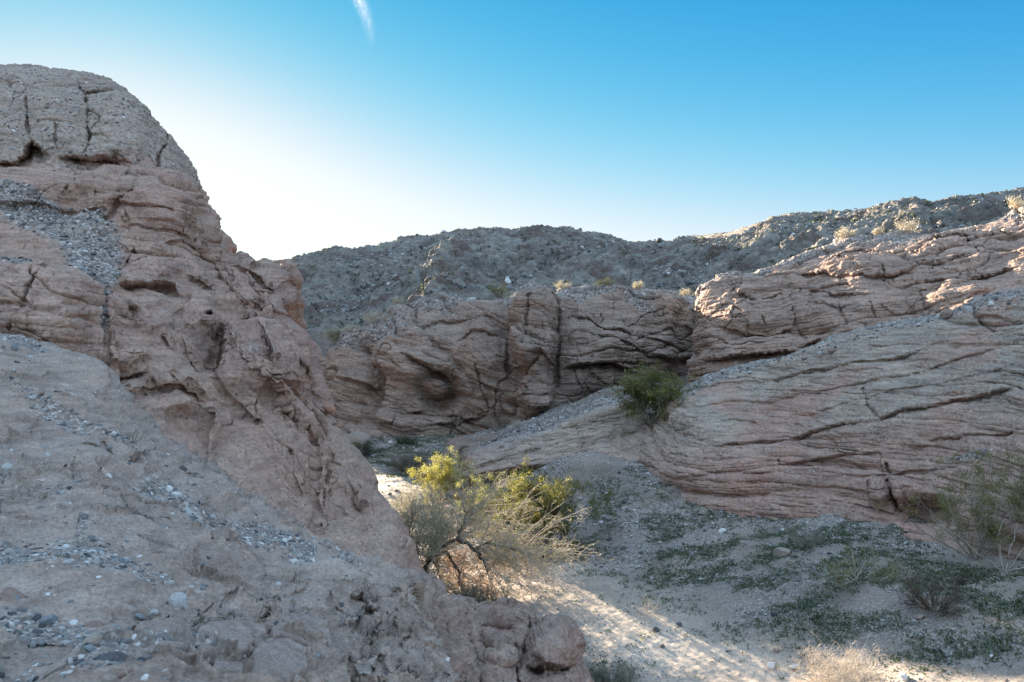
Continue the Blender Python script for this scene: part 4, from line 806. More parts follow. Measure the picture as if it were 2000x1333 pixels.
# ---- skyline shrubs
RID = [(727, 652, 24, 52, 'straw', 'widest straw yellow shrub on the left shoulder of the central cliff'), (782, 628, 15, 26, 'straw', 'small straw shrub behind the widest one, left shoulder'),
  (648, 700, 32, 26, 'green', 'little green shrub at the left end of the central cliff, against the outcrop'), (680, 664, 14, 40, 'straw', 'low dry scrub on the sloping left end of the central cliff'),
  (979, 596, 30, 34, 'green', 'sparse green shrub just left of the jutting column'), (1096, 582, 16, 28, 'straw', 'round straw shrub just right of the jutting column'),
  (1180, 562, 18, 56, 'green', 'grey green mound on the highest part of the central cliff'), (1245, 566, 14, 20, 'straw', 'pinkish dry tuft right of the grey green mound'), (1340, 585, 13, 26, 'straw', 'dry tuft near the right end of the central cliff'),
  (1378, 594, 17, 20, 'straw', 'pale tuft in the gap between the two cliffs'), (1650, 484, 20, 36, 'straw', 'pale shrub lowest on the upper cliff crest'), (1713, 470, 12, 12, 'straw', 'tiny tuft between two shrubs on the upper cliff crest'),
  (1775, 468, 26, 42, 'straw', 'spiky straw shrub in the middle of the upper cliff crest'), (1990, 428, 22, 34, 'straw', 'rounded pale shrub at the right end of the upper cliff crest')]
for i, (px, py, hp, wp, kd, lb) in enumerate(RID):
    sf = 'upper_cliff' if px > 1385 else 'canyon_cliff'
    s_ = SURF[sf]; xw = np.abs(s_['x'] - px) < 4; top = s_['P'][xw][np.argmin(s_['y'][xw])]
    b = Vector([float(v) for v in top]); b.z -= .06; m = mpp(b)
    bush('ridge_shrub', b, hp * m, wp * m, lb, seed=40 + i, stems=26, kids=6, kids2=4, nl=2600 if kd == 'green' else 1500, ls=.05, leaf=(M_dull if px == 1180 else M_leaf) if kd == 'green' else M_straw, bark=M_tan if kd == 'straw' else M_twig, open_=1.1, r0=.012, group='shrubs along the cliff crests')

# ---- foreground and outcrop twigs
def sprig(px, py, hpx, wpx, label, names, seed, bark=M_pale, stems=6, kids=3, **kw):
    b = G(px, py, names); m = mpp(b); kw.setdefault('r0', m * 1.1)
    return bush('dry_sprig', b, hpx * m, wpx * m, label, cat='twig', seed=seed, stems=stems, kids=kids, kids2=0, nl=0, bark=bark, **kw)
sprig(142, 462, 34, 40, 'pale forked sprig on the gravel below the dome', ('sandstone_outcrop',), 60, stems=9)
sprig(258, 858, 52, 60, 'bare grey brown sprig on the rim of the foreground slab', ('foreground_slab',), 61, bark=M_twig, stems=9, kids=4, open_=1.1)
sprig(302, 1128, 48, 34, 'thin curved straw stalk on the smooth slab', ('foreground_slab',), 62, stems=2, kids=1, wig=.25, r0=.0016)
sprig(262, 1262, 22, 22, 'small tuft of cut dry grass beside the jointed blocks', ('foreground_slab',), 63, stems=22, kids=0 + 1, r0=.0013, bark=M_tan)
sprig(262, 1322, 60, 14, 'bleached stick standing among the pebbles', ('foreground_slab',), 64, stems=1, kids=1, r0=.0042, wig=.12, open_=.2)
sprig(342, 1296, 38, 10, 'short bleached stick in front of the jointed block', ('foreground_slab',), 65, stems=1, kids=1, r0=.003, wig=.2, open_=.2)
sprig(118, 735, 52, 16, 'thin dry stalk near the top of the slab', ('foreground_slab',), 66, stems=2, kids=1, r0=.0035, wig=.2)
sprig(430, 958, 18, 14, 'tiny white tuft on the slab rim', ('foreground_slab',), 67, stems=8, kids=1, r0=.002)
sprig(845, 1180, 46, 60, 'dark hanging sprig on the outcrop above the knobs', ('knobbly_outcrop', 'sandstone_outcrop'), 68, bark=M_bark, stems=8, kids=4, open_=1.3, r0=.003, wig=.25)
sprig(900, 1300, 40, 90, 'arched dark twigs on the knobbly outcrop', ('knobbly_outcrop',), 69, bark=M_bark, stems=8, kids=4, open_=1.6, r0=.0035, wig=.3, up=-.06)
sprig(1046, 1226, 14, 34, 'dark forked root poking from the knob', ('knobbly_outcrop',), 70, bark=M_bark, stems=3, kids=2, open_=1.8, r0=.008, wig=.2)
sprig(1960, 1110, 130, 90, 'bleached dead branches arching over the slope at right', ('ground',), 71, stems=6, kids=4, r0=.009, wig=.22, up=-.08, open_=1.0)
sprig(1190, 1215, 22, 60, 'pale loose twig lying across the wash', ('ground',), 72, stems=3, kids=2, r0=.004, wig=.25, open_=2.5, up=-.1)

# ---- half-dead tree with the arching limb
def old_tree():
    rg = np.random.RandomState(77); b = G(842, 1150); Y = float(b[1]); m = Y / F
    ro = root('desert_tree', tuple(b), 'half dead tangled tree with a dark arching limb leaning over the sunlit wash', 'tree')
    L = lambda pts, y0=0.0, dy=0.0: np.stack([W(x, y, Y + y0 + dy * i / max(1, len(pts) - 1)) for i, (x, y) in enumerate(pts)]) - np.array(b)
    def res(p, n=14):
        d = np.concatenate([[0], np.cumsum(np.linalg.norm(np.diff(p, axis=0), axis=1))]); u = np.linspace(0, d[-1], n)
        q = np.stack([np.interp(u, d, p[:, k]) for k in range(3)], -1); q[1:-1] += rg.normal(size=(n - 2, 3)) * .018; return q
    limbs = [res(L([(838, 1160), (832, 1120), (838, 1088), (861, 1071), (886, 1058), (897, 1055)], 0, -.3)), res(L([(897, 1055), (912, 1061), (928, 1074), (941, 1092), (952, 1118)], -.3, -.5)),
             res(L([(838, 1092), (868, 1078), (884, 1094), (896, 1125), (905, 1160)], 0, -.3)), res(L([(890, 1056), (899, 1040), (906, 1020), (911, 1000), (904, 990)], -.3, .5)), res(L([(842, 1088), (852, 1110), (862, 1150), (872, 1180)], .1, .2)),
             res(L([(850, 1078), (858, 1060), (862, 1035), (858, 1010)], 0, .6)), res(L([(840, 1090), (815, 1080), (800, 1050), (806, 1010)], .1, .4)), res(L([(926, 1072), (960, 1062), (1000, 1070), (1040, 1085)], -.4, -.6))]
    rr = [.062, .05, .042, .03, .03, .022, .02, .022]
    P0 = np.stack(limbs); R0 = np.stack([r * np.linspace(1, .45, 14) * (1 + .12 * rg.normal(size=14)) for r in rr])
    V, Fq = tubes(P0, R0, 8); mesh_from('trunk', V, Fq, mat=M_bark, parent=ro)
    # long thin twigs: upward at the left, sweeping out and down to the right
    S, D, r = spawn(P0, R0, 46, rg, .1, 1.0)
    right = (S[:, 0] > .35)[:, None]; D = D * .5 + np.where(right, np.array([.9, -.25, .15]), np.array([-.1, .1, .9])) * (.5 + .8 * rg.rand(len(D), 1)); D += rg.normal(size=D.shape) * .35
    Ln = np.where(right[:, 0], .7 + 1.0 * rg.rand(len(S)), .35 + .6 * rg.rand(len(S)))
    P1, R1 = grow(S, D, Ln, np.full(len(S), .0085), 7, .13, -.05, rg, .4)
    S2, D2, r2 = spawn(P1, R1, 8, rg, .15, .5); P2, R2 = grow(S2, D2, .15 + .35 * rg.rand(len(S2)), np.full(len(S2), .0042), 5, .16, .01, rg, .4)
    S3, D3, r3 = spawn(P2, R2, 4, rg, .2, .6); P3, R3 = grow(S3, D3, .05 + .14 * rg.rand(len(S3)), np.full(len(S3), .0026), 3, .2, .02, rg, .6)
    V, Fq = cat_mesh([tubes(P1, R1), tubes(P2, R2), tubes(P3, R3)]); mesh_from('branches', V, Fq, mat=bark_mat('straw_twig', (.32, .27, .21), (.56, .48, .38)), parent=ro)
    def onto(P, n, sel=None, sg=.015):
        i = rg.randint(0, len(P), n) if sel is None else rg.choice(np.where(sel)[0], n); k = P.shape[1]; t = rg.rand(n) * (k - 1.001); j = t.astype(int); f = (t - j)[:, None]
        return P[i, j] * (1 - f) + P[i, j + 1] * f + rg.normal(size=(n, 3)) * sg
    up = P3[:, 0, 2] > .75; V, Fq, rn = leaves(onto(P3, 20000, up), .024, rg); mesh_from('foliage', V, Fq, smooth=False, attrs=dict(rnd=rn), mat=leaf_mat('olive_leaf', (.28, .26, .12), (.50, .46, .27), .45, 1.2), parent=ro)
    cx = P3[:, 0]; sel = (cx[:, 0] > .3) & (cx[:, 0] < 1.35) & (cx[:, 2] > .15) & (cx[:, 2] < .85)
    if sel.sum() < 20: sel = cx[:, 2] < np.median(cx[:, 2])
    V, Fq, rn = leaves(onto(P3, 5000, sel, .03), .024, rg, .8); mesh_from('seed_heads', V, Fq, smooth=False, attrs=dict(rnd=rn), mat=M_rust, parent=ro)
old_tree()
put('dry_shrub', 930, 1215, 80, 120, 'dark grey green shrub under the arching limb of the half dead tree', seed=24, stems=34, kids=8, nl=12000, ls=.02, leaf=M_dull, open_=.9, r0=.008)
put('dry_shrub', 815, 1010, 60, 90, 'sunlit pale wispy shrub behind the half dead tree', seed=25, stems=36, kids=8, kids2=5, nl=5000, ls=.022, leaf=leaf_mat('pale_leaf', (.4, .38, .2), (.55, .5, .3), .4, 1.1), bark=M_tan, open_=1.0, r0=.005)
put('dry_shrub', 1000, 1120, 62, 120, 'tangle of bare pale twigs between the tree and the tall dark creosote', seed=26, stems=40, kids=8, kids2=5, nl=1500, ls=.02, leaf=M_straw, bark=M_twig, open_=1.2, r0=.005, lean=(.5, -.2))

# ---- ground cover: weeds too many to count
def scatter(surf, n, rg, maskf):
    s = SURF[surf]; idx = rg.randint(0, len(s['P']), n * 6); P = s['P'][idx]; x = s['x'][idx]; y = s['y'][idx]
    w = maskf(P, x, y, {k: v[idx] for k, v in s['at'].items()}); keep = rg.rand(len(idx)) < w; idx = idx[keep][:n]
    return s['P'][idx], s['N'][idx], s['x'][idx], s['y'][idx]
def weeds():
    rg = np.random.RandomState(5)
    def mk(P, x, y, at):
        Pn = P.copy(); Pn[:, 2] = 0; nz = fbm(Pn / 1.1, 4, off=61)
        m = .35 + .5 * ell(x, y, 1310, 1050, 90, 60, 20) + .9 * ell(x, y, 1600, 1060, 150, 40) + 1.0 * ell(x, y, 1720, 1180, 230, 60, 10) + .8 * ell(x, y, 1950, 1180, 90, 100) + .9 * ell(x, y, 1450, 1160, 120, 50, 20) + .6 * ell(x, y, 1180, 950, 60, 60) + .7 * ell(x, y, 1700, 1280, 220, 40) + 1.2 * ell(x, y, 830, 885, 110, 22) + .9 * ell(x, y, 760, 935, 40, 14) + .3
        wash = np.exp(-(np.abs(P[:, 0] + .525 * P[:, 1] - 9.0) / 2.0) ** 4)
        return np.clip(m, 0, 1.2) * sstep(-.45, .55, nz) * (1 - .93 * wash) * (y > 840) * ~((x > 1040) & (x < 1300) & (y < 912)) * np.clip(P[:, 1] / 22, .2, 1) ** 1.2
    P, N, x, y = scatter('ground', 90000, rg, mk); n = len(P); k = 8
    sz = (.022 + .038 * rg.rand(n)) * (1 + .5 * (P[:, 1] > 28)); pos = np.repeat(P, k, 0) + np.stack([rg.normal(size=n * k), rg.normal(size=n * k), 0 * rg.rand(n * k)], -1) * np.repeat(sz, k)[:, None] * .9
    a = np.stack([rg.normal(size=n * k), rg.normal(size=n * k), .7 + .6 * rg.rand(n * k)], -1); a /= np.linalg.norm(a, axis=1, keepdims=True); u, v = frames(a)
    s = (np.repeat(sz, k) * (.6 + .7 * rg.rand(n * k)))[:, None]; pos[:, 2] -= .008
    V = np.stack([pos - u * s * .18, pos + a * s * .5 + u * s * .22, pos + a * s, pos + a * s * .5 - u * s * .22], 1).reshape(-1, 3)
    props(mesh_from('ground_weeds', V, np.arange(4 * n * k).reshape(-1, 4), smooth=False, attrs=dict(rnd=np.repeat(np.repeat(rg.rand(n), k), 4)), mat=M_weed), 'low green weeds in patches over the gravel slope', 'weeds', 'stuff')
    def mk2(P, x, y, at):
        return .9 * sstep(.05, .3, fbm(P / .5, 3, off=81)) * (ell(x, y, 1190, 1290, 60, 40, 40) + .4 * ell(x, y, 1160, 1200, 60, 40) + .5 * ell(x, y, 1300, 1250, 60, 30) + .25 * ell(x, y, 1350, 1320, 80, 30))
    P, N, x, y = scatter('ground', 700, rg, mk2); n = len(P); k = 12
    pos = np.repeat(P, k, 0) + rg.normal(size=(n * k, 3)) * np.array([.03, .03, 0]); V, Fq, rn = leaves(pos, .04, rg, .3)
    V = V.reshape(-1, 4, 3); dz = V[:, 2, 2] - V[:, 0, 2]; V[:, :, 2] = np.where((dz < 0)[:, None], 2 * V[:, 0:1, 2] - V[:, :, 2], V[:, :, 2])
    props(mesh_from('sunlit_weeds', V.reshape(-1, 3), Fq, smooth=False, attrs=dict(rnd=rn), mat=M_leafy), 'sparse yellow green sprouts on the sunlit sand', 'weeds', 'stuff')
weeds()

# ---- stones
def ico(sub):
    import bmesh
    bm = bmesh.new(); bmesh.ops.create_icosphere(bm, subdivisions=sub, radius=1.0); V = np.array([v.co[:] for v in bm.verts]); Fq = np.array([[v.index for v in f.verts] for f in bm.faces]); bm.free(); return V, Fq
def stone_shape(V, rg, flat=.6, ang=.5):
    S = V.copy()
    for _ in range(9):            # cut by random planes: a rounded, facetted pebble
        n = rg.normal(size=3); n /= np.linalg.norm(n); c = .55 + .35 * rg.rand(); d = S @ n; S = S - np.outer(np.maximum(d - c, 0) * (.55 + .45 * ang), n)
    S = S * np.array([1, .65 + .3 * rg.rand(), flat * (.7 + .5 * rg.rand())]); S += .05 * np.stack([gn(S * 2 + 3 * k) for k in (1, 2, 3)], -1); return S
def stone_mat(name, attr_rnd=True):
    m, nt = NT(name); b = NB(nt); co = b.n('ShaderNodeTexCoord').outputs['Object']
    r = b.n('ShaderNodeAttribute', attribute_name='rnd').outputs['Fac'] if attr_rnd else b.n('ShaderNodeObjectInfo').outputs['Random']
    c = b.ramp(r, [(0, (.06, .06, .065)), (.2, (.13, .13, .135)), (.45, (.22, .21, .205)), (.56, (.27, .2, .17)), (.66, (.2, .21, .215)), (.84, (.34, .32, .30)), (.94, (.54, .52, .5)), (1, (.7, .68, .66))])
    c = b.mix(.8, c, b.ramp(b.noise(co, 90, 5, .8), [(.3, g3(.55)), (.7, g3(1.35))]), 'MULTIPLY')
    bp = b.n('ShaderNodeBump', {'Strength': .4, 'Distance': .004, 'Height': b.noise(co, 120, 4, .7)})
    bs = b.n('ShaderNodeBsdfPrincipled', {'Base Color': c, 'Roughness': .85, 'Normal': bp.outputs[0]}); bs.inputs['Specular IOR Level'].default_value = .3
    b.n('ShaderNodeOutputMaterial', {'Surface': bs.outputs[0]}); return m
M_st = stone_mat('loose_stone'); M_st1 = stone_mat('single_stone', False)
I1, I0, I3 = ico(2), ico(1), ico(4)
def rot_to(N, rg):
    n = len(N); a = rg.normal(size=(n, 3)); N = N * np.array([.6, .6, 1]) + .15 * rg.normal(size=(n, 3)) + np.array([0, 0, .35]); N /= np.linalg.norm(N, axis=1, keepdims=True)
    u = np.cross(N, a); u /= np.linalg.norm(u, axis=1, keepdims=True) + 1e-9; return np.stack([u, np.cross(N, u), N], -1)
def gravel(name, surf, n, rg, maskf, size, label, hi=False, sink=.25):
    P, N, x, y = scatter(surf, n, rg, maskf); n = len(P); VV, FF = (I1 if hi else I0); prot = [stone_shape(VV, rg) for _ in range(10)]
    Rm = rot_to(N, rg); s = size(rg, P); pi = rg.randint(0, 10, n); sh = np.stack(prot)[pi] * s[:, None, None]
    V = np.einsum('nij,nkj->nki', Rm, sh) + (P + N * (s * (.5 - sink))[:, None])[:, None]
    Fq = (FF[None] + (np.arange(n) * len(VV))[:, None, None]).reshape(-1, 3)
    return props(mesh_from(name, V.reshape(-1, 3), Fq, smooth=hi, attrs=dict(rnd=np.repeat(rg.rand(n), len(VV))), mat=M_st), label, 'gravel', 'stuff')
rg = np.random.RandomState(9)
logn = lambda med, sg, mx: (lambda r, P: np.minimum(med * np.exp(sg * r.normal(size=len(P))), mx))
gravel('foreground_gravel', 'foreground_slab', 13000, rg, lambda P, x, y, at: (.9 * sstep(.25, .8, at['gravel']) + .045) * np.clip(P[:, 1] / 7, .12, 1) ** 1.0, lambda r, P: np.minimum((.0075 + .0013 * P[:, 1]) * np.exp(.5 * r.normal(size=len(P))), .035), 'loose mixed gravel in drifts over the foreground slab', True)
gravel('outcrop_gravel', 'sandstone_outcrop', 5000, rg, lambda P, x, y, at: .9 * sstep(.3, .8, at['gravel']) * (y < 760), logn(.035, .4, .1), 'gravel lodged on the ledges of the outcrop')
gravel('slope_gravel', 'ground', 26000, rg, lambda P, x, y, at: (.15 + .75 * sstep(.3, .8, at['gravel'])) * np.clip(P[:, 1] / 22, .2, 1) ** 1.5 * (x > 600) * (x < 2080), lambda r, P: np.minimum((.006 + .0009 * P[:, 1]) * np.exp(.5 * r.normal(size=len(P))), .09), 'gravel strewn over the slope and wash')
gravel('crest_gravel', 'layered_cliff', 5000, rg, lambda P, x, y, at: .8 * sstep(.5, .9, at['gravel']) + .9 * along(x, y, [(1330, 782), (1370, 752), (1500, 712), (1640, 672), (1740, 642), (1850, 616), (2020, 580)], 6), logn(.03, .45, .12), 'gravel along the crest and ledges of the layered cliff')
gravel('cliff_top_gravel', 'canyon_cliff', 2500, rg, lambda P, x, y, at: .8 * sstep(.3, .7, at['gravel']), logn(.06, .45, .2), 'stones strewn on top of the central cliff')
gravel('bench_gravel', 'gravel_bench', 4000, rg, lambda P, x, y, at: .8 * sstep(.3, .7, at['gravel']), logn(.04, .4, .12), 'gravel covering the bench')
gravel('upper_cliff_gravel', 'upper_cliff', 2500, rg, lambda P, x, y, at: .8 * sstep(.3, .7, at['gravel']), logn(.04, .4, .14), 'stones strewn on top of the upper cliff')
gravel('dome_pebbles', 'rocky_dome', 4000, rg, lambda P, x, y, at: .5 * sstep(420, 200, y + 30 * np.sin(x / 30)), logn(.035, .4, .1), 'pebbles weathering out of the dome', sink=.6)
gravel('mountain_stones', 'mountain', 9000, rg, lambda P, x, y, at: .5 * sstep(-.1, .4, fbm(P / 25, 3, off=91)), logn(.42, .45, 1.6), 'boulders strewn over the mountain side')

# mountain scrub: thousands of dots, one object
def scrub():
    rg = np.random.RandomState(15); P, N, x, y = scatter('mountain', 7000, rg, lambda P, x, y, at: .35 + .4 * sstep(-.2, .4, fbm(P / 30, 2, off=95))); n = len(P); k = 10
    s = .2 + .55 * rg.rand(n) ** 2; a = rg.normal(size=(n * k, 3)); a[:, 2] = np.abs(a[:, 2]) * .8; a /= np.linalg.norm(a, axis=1, keepdims=True)
    pos = np.repeat(P, k, 0) + a * np.repeat(s, k)[:, None] * .8; V, Fq, rn = leaves(pos, 1.0, rg, .9); V = V.reshape(-1, 4, 3); c = V[:, 0:1]; V = c + (V - c) * np.repeat(s, k)[:, None, None] * .9
    props(mesh_from('mountain_scrub', V.reshape(-1, 3), Fq, smooth=False, attrs=dict(rnd=rn), mat=M_dull), 'dark scrub dotted over the mountain side', 'scrub', 'stuff')
scrub()

# single stones ------------------------------------------------------
PROTO = []
for i in range(8):
    S = stone_shape(I3[0], rg, .66, 1.0); S += (.05 * fbm(S * 2.5, 4, off=i) + .02 * ridged(S * 5, 2, off=i))[:, None] * S; o = mesh_from('stone', S, I3[1], mat=M_st1); PROTO.append(o.data); bpy.data.objects.remove(o)
def single(name, P, N, s, label, cat, mat=None, proto=None, group=None, sink=.25, flat=1.0, yaw=None):
    me = PROTO[rg.randint(8)] if proto is None else proto
    if mat is not None: me = me.copy(); me.materials[0] = mat
    o = bpy.data.objects.new(name, me); link(o); Rm = rot_to(np.array([N]), rg)[0]; M4 = Matrix(Rm.tolist()).to_4x4()
    sv = (s, s, s * flat) if not isinstance(s, tuple) else s
    if isinstance(s, tuple): M4 = Matrix.Identity(4)
    M4 = M4 @ Matrix.Diagonal((*sv, 1)); n_ = Vector(N).normalized(); M4.translation = Vector([float(v) for v in P]) + n_ * (sv[2] * (.5 - sink)); o.matrix_world = M4
    return props(o, label, cat, group=group)
GM = {k: (lambda nm, c: (lambda m: m)(stone_mat(nm, False)))(k, None) for k in ()}
def plain_stone(name, c1, c2, scale=60):
    m, nt = NT(name); b = NB(nt); co = b.n('ShaderNodeTexCoord').outputs['Object']; g = b.n('ShaderNodeNewGeometry').outputs['Position']
    f = b.noise(g, scale, 6, .8); c = b.ramp(f, [(.35, c1), (.65, c2)]); bp = b.n('ShaderNodeBump', {'Strength': .5, 'Distance': .01, 'Height': f})
    bs = b.n('ShaderNodeBsdfPrincipled', {'Base Color': c, 'Roughness': .9, 'Normal': bp.outputs[0]}); bs.inputs['Specular IOR Level'].default_value = .25
    b.n('ShaderNodeOutputMaterial', {'Surface': bs.outputs[0]}); return m
MS = dict(white=plain_stone('white_stone', (.5, .48, .46), (.75, .73, .7)), pale=plain_stone('pale_grey_stone', (.3, .3, .29), (.52, .5, .48)), dark=plain_stone('dark_stone', (.06, .06, .065), (.15, .145, .15)),
  red=plain_stone('rust_red_stone', (.22, .15, .125), (.34, .25, .21)), pink=plain_stone('pink_stone', (.42, .3, .26), (.6, .46, .4)), blue=plain_stone('blue_grey_stone', (.15, .17, .18), (.28, .3, .31)), tan=plain_stone('tan_stone', (.24, .195, .165), (.37, .31, .265), 30), orange=plain_stone('orange_rock', (.34, .19, .13), (.46, .28, .2), 8))
CNAME = dict(white='chalk white', pale='speckled pale grey', dark='nearly black', red='rust red', pink='pinkish', blue='blue grey', tan='tan')
def nrm(px, py, sf):
    s = SURF[sf]; return s['N'][np.argmin((s['x'] - px) ** 2 + (s['y'] - py) ** 2)]
HAND = [ # px, py, radius px, colour, label
 (354, 1176, 24, 'pale', 'large speckled pale grey cobble on the ledge above the jointed blocks'), (335, 950, 13, 'white', 'white cobble on the bank of the slab, topmost of the pair'), (345, 960, 10, 'white', 'white cobble leaning under its twin on the slab bank'),
 (366, 996, 15, 'pale', 'rounded speckled cobble in the gravel streak of the slab'), (217, 927, 8, 'white', 'single white stone high on the smooth slab'), (85, 932, 11, 'pink', 'pinkish stone at the left of the smooth slab'), (15, 908, 13, 'pale', 'pale stone heap lump at the left edge of the slab'),
 (362, 910, 9, 'dark', 'dark flat stone on the slab rim'), (212, 1083, 11, 'pink', 'pink rounded pebble at the head of the gravel drift'), (190, 1072, 17, 'blue', 'long blue grey stone at the head of the gravel drift'), (133, 1092, 12, 'pale', 'knobbly pale stone left in the gravel drift'),
 (243, 1090, 11, 'blue', 'round blue grey pebble at the right of the drift'), (98, 1155, 7, 'white', 'white pebble of the touching pair'), (109, 1159, 7, 'pink', 'cream pebble of the touching pair'), (182, 1220, 18, 'red', 'rust red angular stone amid the pebbles'), (190, 1245, 22, 'tan', 'flat tan block above the dark wedge'),
 (222, 1277, 26, 'dark', 'dark purplish wedge of rock in front of the blocks'), (180, 1264, 12, 'blue', 'bluish pebble behind the dark wedge'), (117, 1292, 40, 'tan', 'big flat tan slab lying on the pebbles'), (175, 1308, 20, 'red', 'reddish rounded cobble near the bottom edge'),
 (214, 1322, 16, 'tan', 'tan cobble at the very bottom edge'), (245, 1308, 20, 'red', 'smooth reddish cobble behind the bleached stick'), (70, 1294, 9, 'white', 'white pebble left of the big flat slab'), (50, 1280, 11, 'tan', 'yellowish pebble at the far lower left'), (128, 1308, 12, 'white', 'long pale pebble at the foot of the big flat slab'),
 (287, 1322, 10, 'white', 'white pebble right of the bleached stick'), (272, 1202, 12, 'blue', 'flattened grey pebble left of the pale cobble'), (303, 1198, 13, 'pale', 'pale stone just left of the jointed blocks'), (670, 1175, 8, 'dark', 'small dark stone on the pale shoulder of the slab'), (409, 1085, 6, 'dark', 'lone dark pebble on the smooth slab'),
 (518, 1042, 9, 'pale', 'pale angular stone on the far edge of the gravel streak'), (545, 1060, 9, 'red', 'brown stone past the end of the gravel streak'), (635, 1062, 14, 'red', 'reddish lump on the slab rim'), (642, 1062, 8, 'pale', 'pale pebble stuck to the reddish lump'), (130, 750, 9, 'pink', 'pinkish stone below the thin dry stalk'),
 (10, 660, 12, 'white', 'white stone at the upper left rim of the slab'), (30, 676, 14, 'blue', 'blue grey stone at the upper left rim of the slab'), (60, 692, 9, 'pale', 'pale stone lowest in the rim gravel at upper left'), (28, 1165, 32, 'red', 'broad brown hump of rock at the left edge'), (96, 1205, 22, 'blue', 'long slanting grey stone at left')]
for px, py, r, c, lb in HAND:
    sf = 'foreground_slab'; P = G(px, py, (sf,)); single('stone', P, nrm(px, py, sf), r * mpp(P) * 1.05, lb, 'stone', mat=MS[c], flat=.8)
ZONE = [('in the drift at the left of the slab', lambda x, y: (x < 260) & (y > 1060) & (y < 1200)), ('among the pebbles in the lower left corner', lambda x, y: (x < 250) & (y >= 1200)), ('in the long gravel streak across the slab', lambda x, y: (x > 280) & (x < 620) & (y > 930) & (y < 1100)), ('in the thin gravel line high on the slab', lambda x, y: (x < 260) & (y > 760) & (y < 890))]
s_ = SURF['foreground_slab']; cols = ['pale', 'dark', 'blue', 'red', 'white', 'pink']
for zi, (zn, zf) in enumerate(ZONE):
    m = np.where(zf(s_['x'], s_['y']) & (s_['at']['gravel'] > .5) & (s_['y'] < 1330) & (s_['x'] > 0))[0]
    if not len(m): continue
    pick = rg.choice(m, 18)
    for q, ix in enumerate(pick):
        c = cols[q % 6]; P = s_['P'][ix]; n_ = s_['N'][ix]
        single('pebble', P, n_, (5 + 5 * rg.rand()) * P[1] / F, f'{CNAME[c]} pebble {zn}', 'pebble', mat=None, group=f'{CNAME[c]} pebbles {zn}') if 0 else single('pebble', P, n_, (5 + 5 * rg.rand()) * P[1] / F, f'{CNAME[c]} pebble {zn}', 'pebble', proto=None, group=f'{CNAME[c]} pebbles {zn}', mat=MS[c])
BLD = [('ground', 1410, 1036, 9, 'white', 'white stone in the middle of the green slope'), ('ground', 1528, 1082, 17, 'tan', 'large tan boulder half buried among the weeds'), ('ground', 1544, 1098, 9, 'tan', 'orange tan stone just below the half buried boulder'), ('ground', 1505, 1300, 10, 'white', 'white stone left of the sunlit thorny shrub'),
 ('ground', 1550, 1302, 12, 'white', 'white stone nearest the sunlit thorny shrub'), ('ground', 1764, 1324, 11, 'white', 'white stone at the bottom edge right of the thorny shrub'), ('ground', 1513, 1268, 9, 'tan', 'upright tan stone above the two white ones'), ('ground', 1797, 1205, 11, 'tan', 'rounded tan stone beside the twig mound'),
 ('ground', 1243, 1105, 7, 'pale', 'small upright pale stone at the edge of the sand'), ('ground', 1326, 1218, 7, 'dark', 'small dark stone on the bare sand'), ('ground', 1280, 1228, 8, 'dark', 'flat dark sliver on the bare sand'), ('ground', 1565, 1042, 8, 'tan', 'pale brown stone under the grey twiggy shrub'),
 ('ground', 700, 868, 30, 'tan', 'big angular boulder at the foot of the central cliff by the outcrop'), ('ground', 668, 862, 20, 'tan', 'boulder squeezed between the outcrop and the big angular one'), ('ground', 762, 862, 7, 'white', 'white stone at the dark cleft of the central cliff'), ('ground', 1370, 1000, 8, 'tan', 'tan stone under the bottom bed of the layered cliff'),
 ('layered_cliff', 1851, 612, 13, 'red', 'large reddish boulder perched on the layered cliff crest'), ('layered_cliff', 1838, 618, 9, 'tan', 'tan boulder leaning on the large reddish one on the crest'), ('layered_cliff', 1893, 602, 10, 'pale', 'pale block on the crest near the right edge'), ('layered_cliff', 1621, 684, 10, 'red', 'reddish block halfway along the crest'), ('layered_cliff', 1465, 724, 6, 'pale', 'pale lump low on the crest'),
 ('layered_cliff', 1600, 689, 7, 'pale', 'pale stone left of the halfway block on the crest'), ('layered_cliff', 1790, 634, 7, 'white', 'whitish stone on the upper crest'), ('layered_cliff', 1568, 697, 7, 'tan', 'tan lump of the lower crest'), ('layered_cliff', 1700, 656, 6, 'pale', 'grey stone on the crest between the two blocks'), ('layered_cliff', 1940, 590, 7, 'white', 'whitish stone on the crest by the right edge'),
 ('layered_cliff', 978, 870, 7, 'tan', 'small knob of rock on the spur crest'), ('sandstone_outcrop', 640, 797, 15, 'orange', 'rounded orange boulder stuck to the buttress')]
for sf, px, py, r, c, lb in BLD:
    P = G(px, py, (sf,)); single('boulder' if r > 12 else 'stone', P, nrm(px, py, sf), r * mpp(P), lb, 'boulder' if r > 12 else 'stone', mat=MS[c], sink=.1)

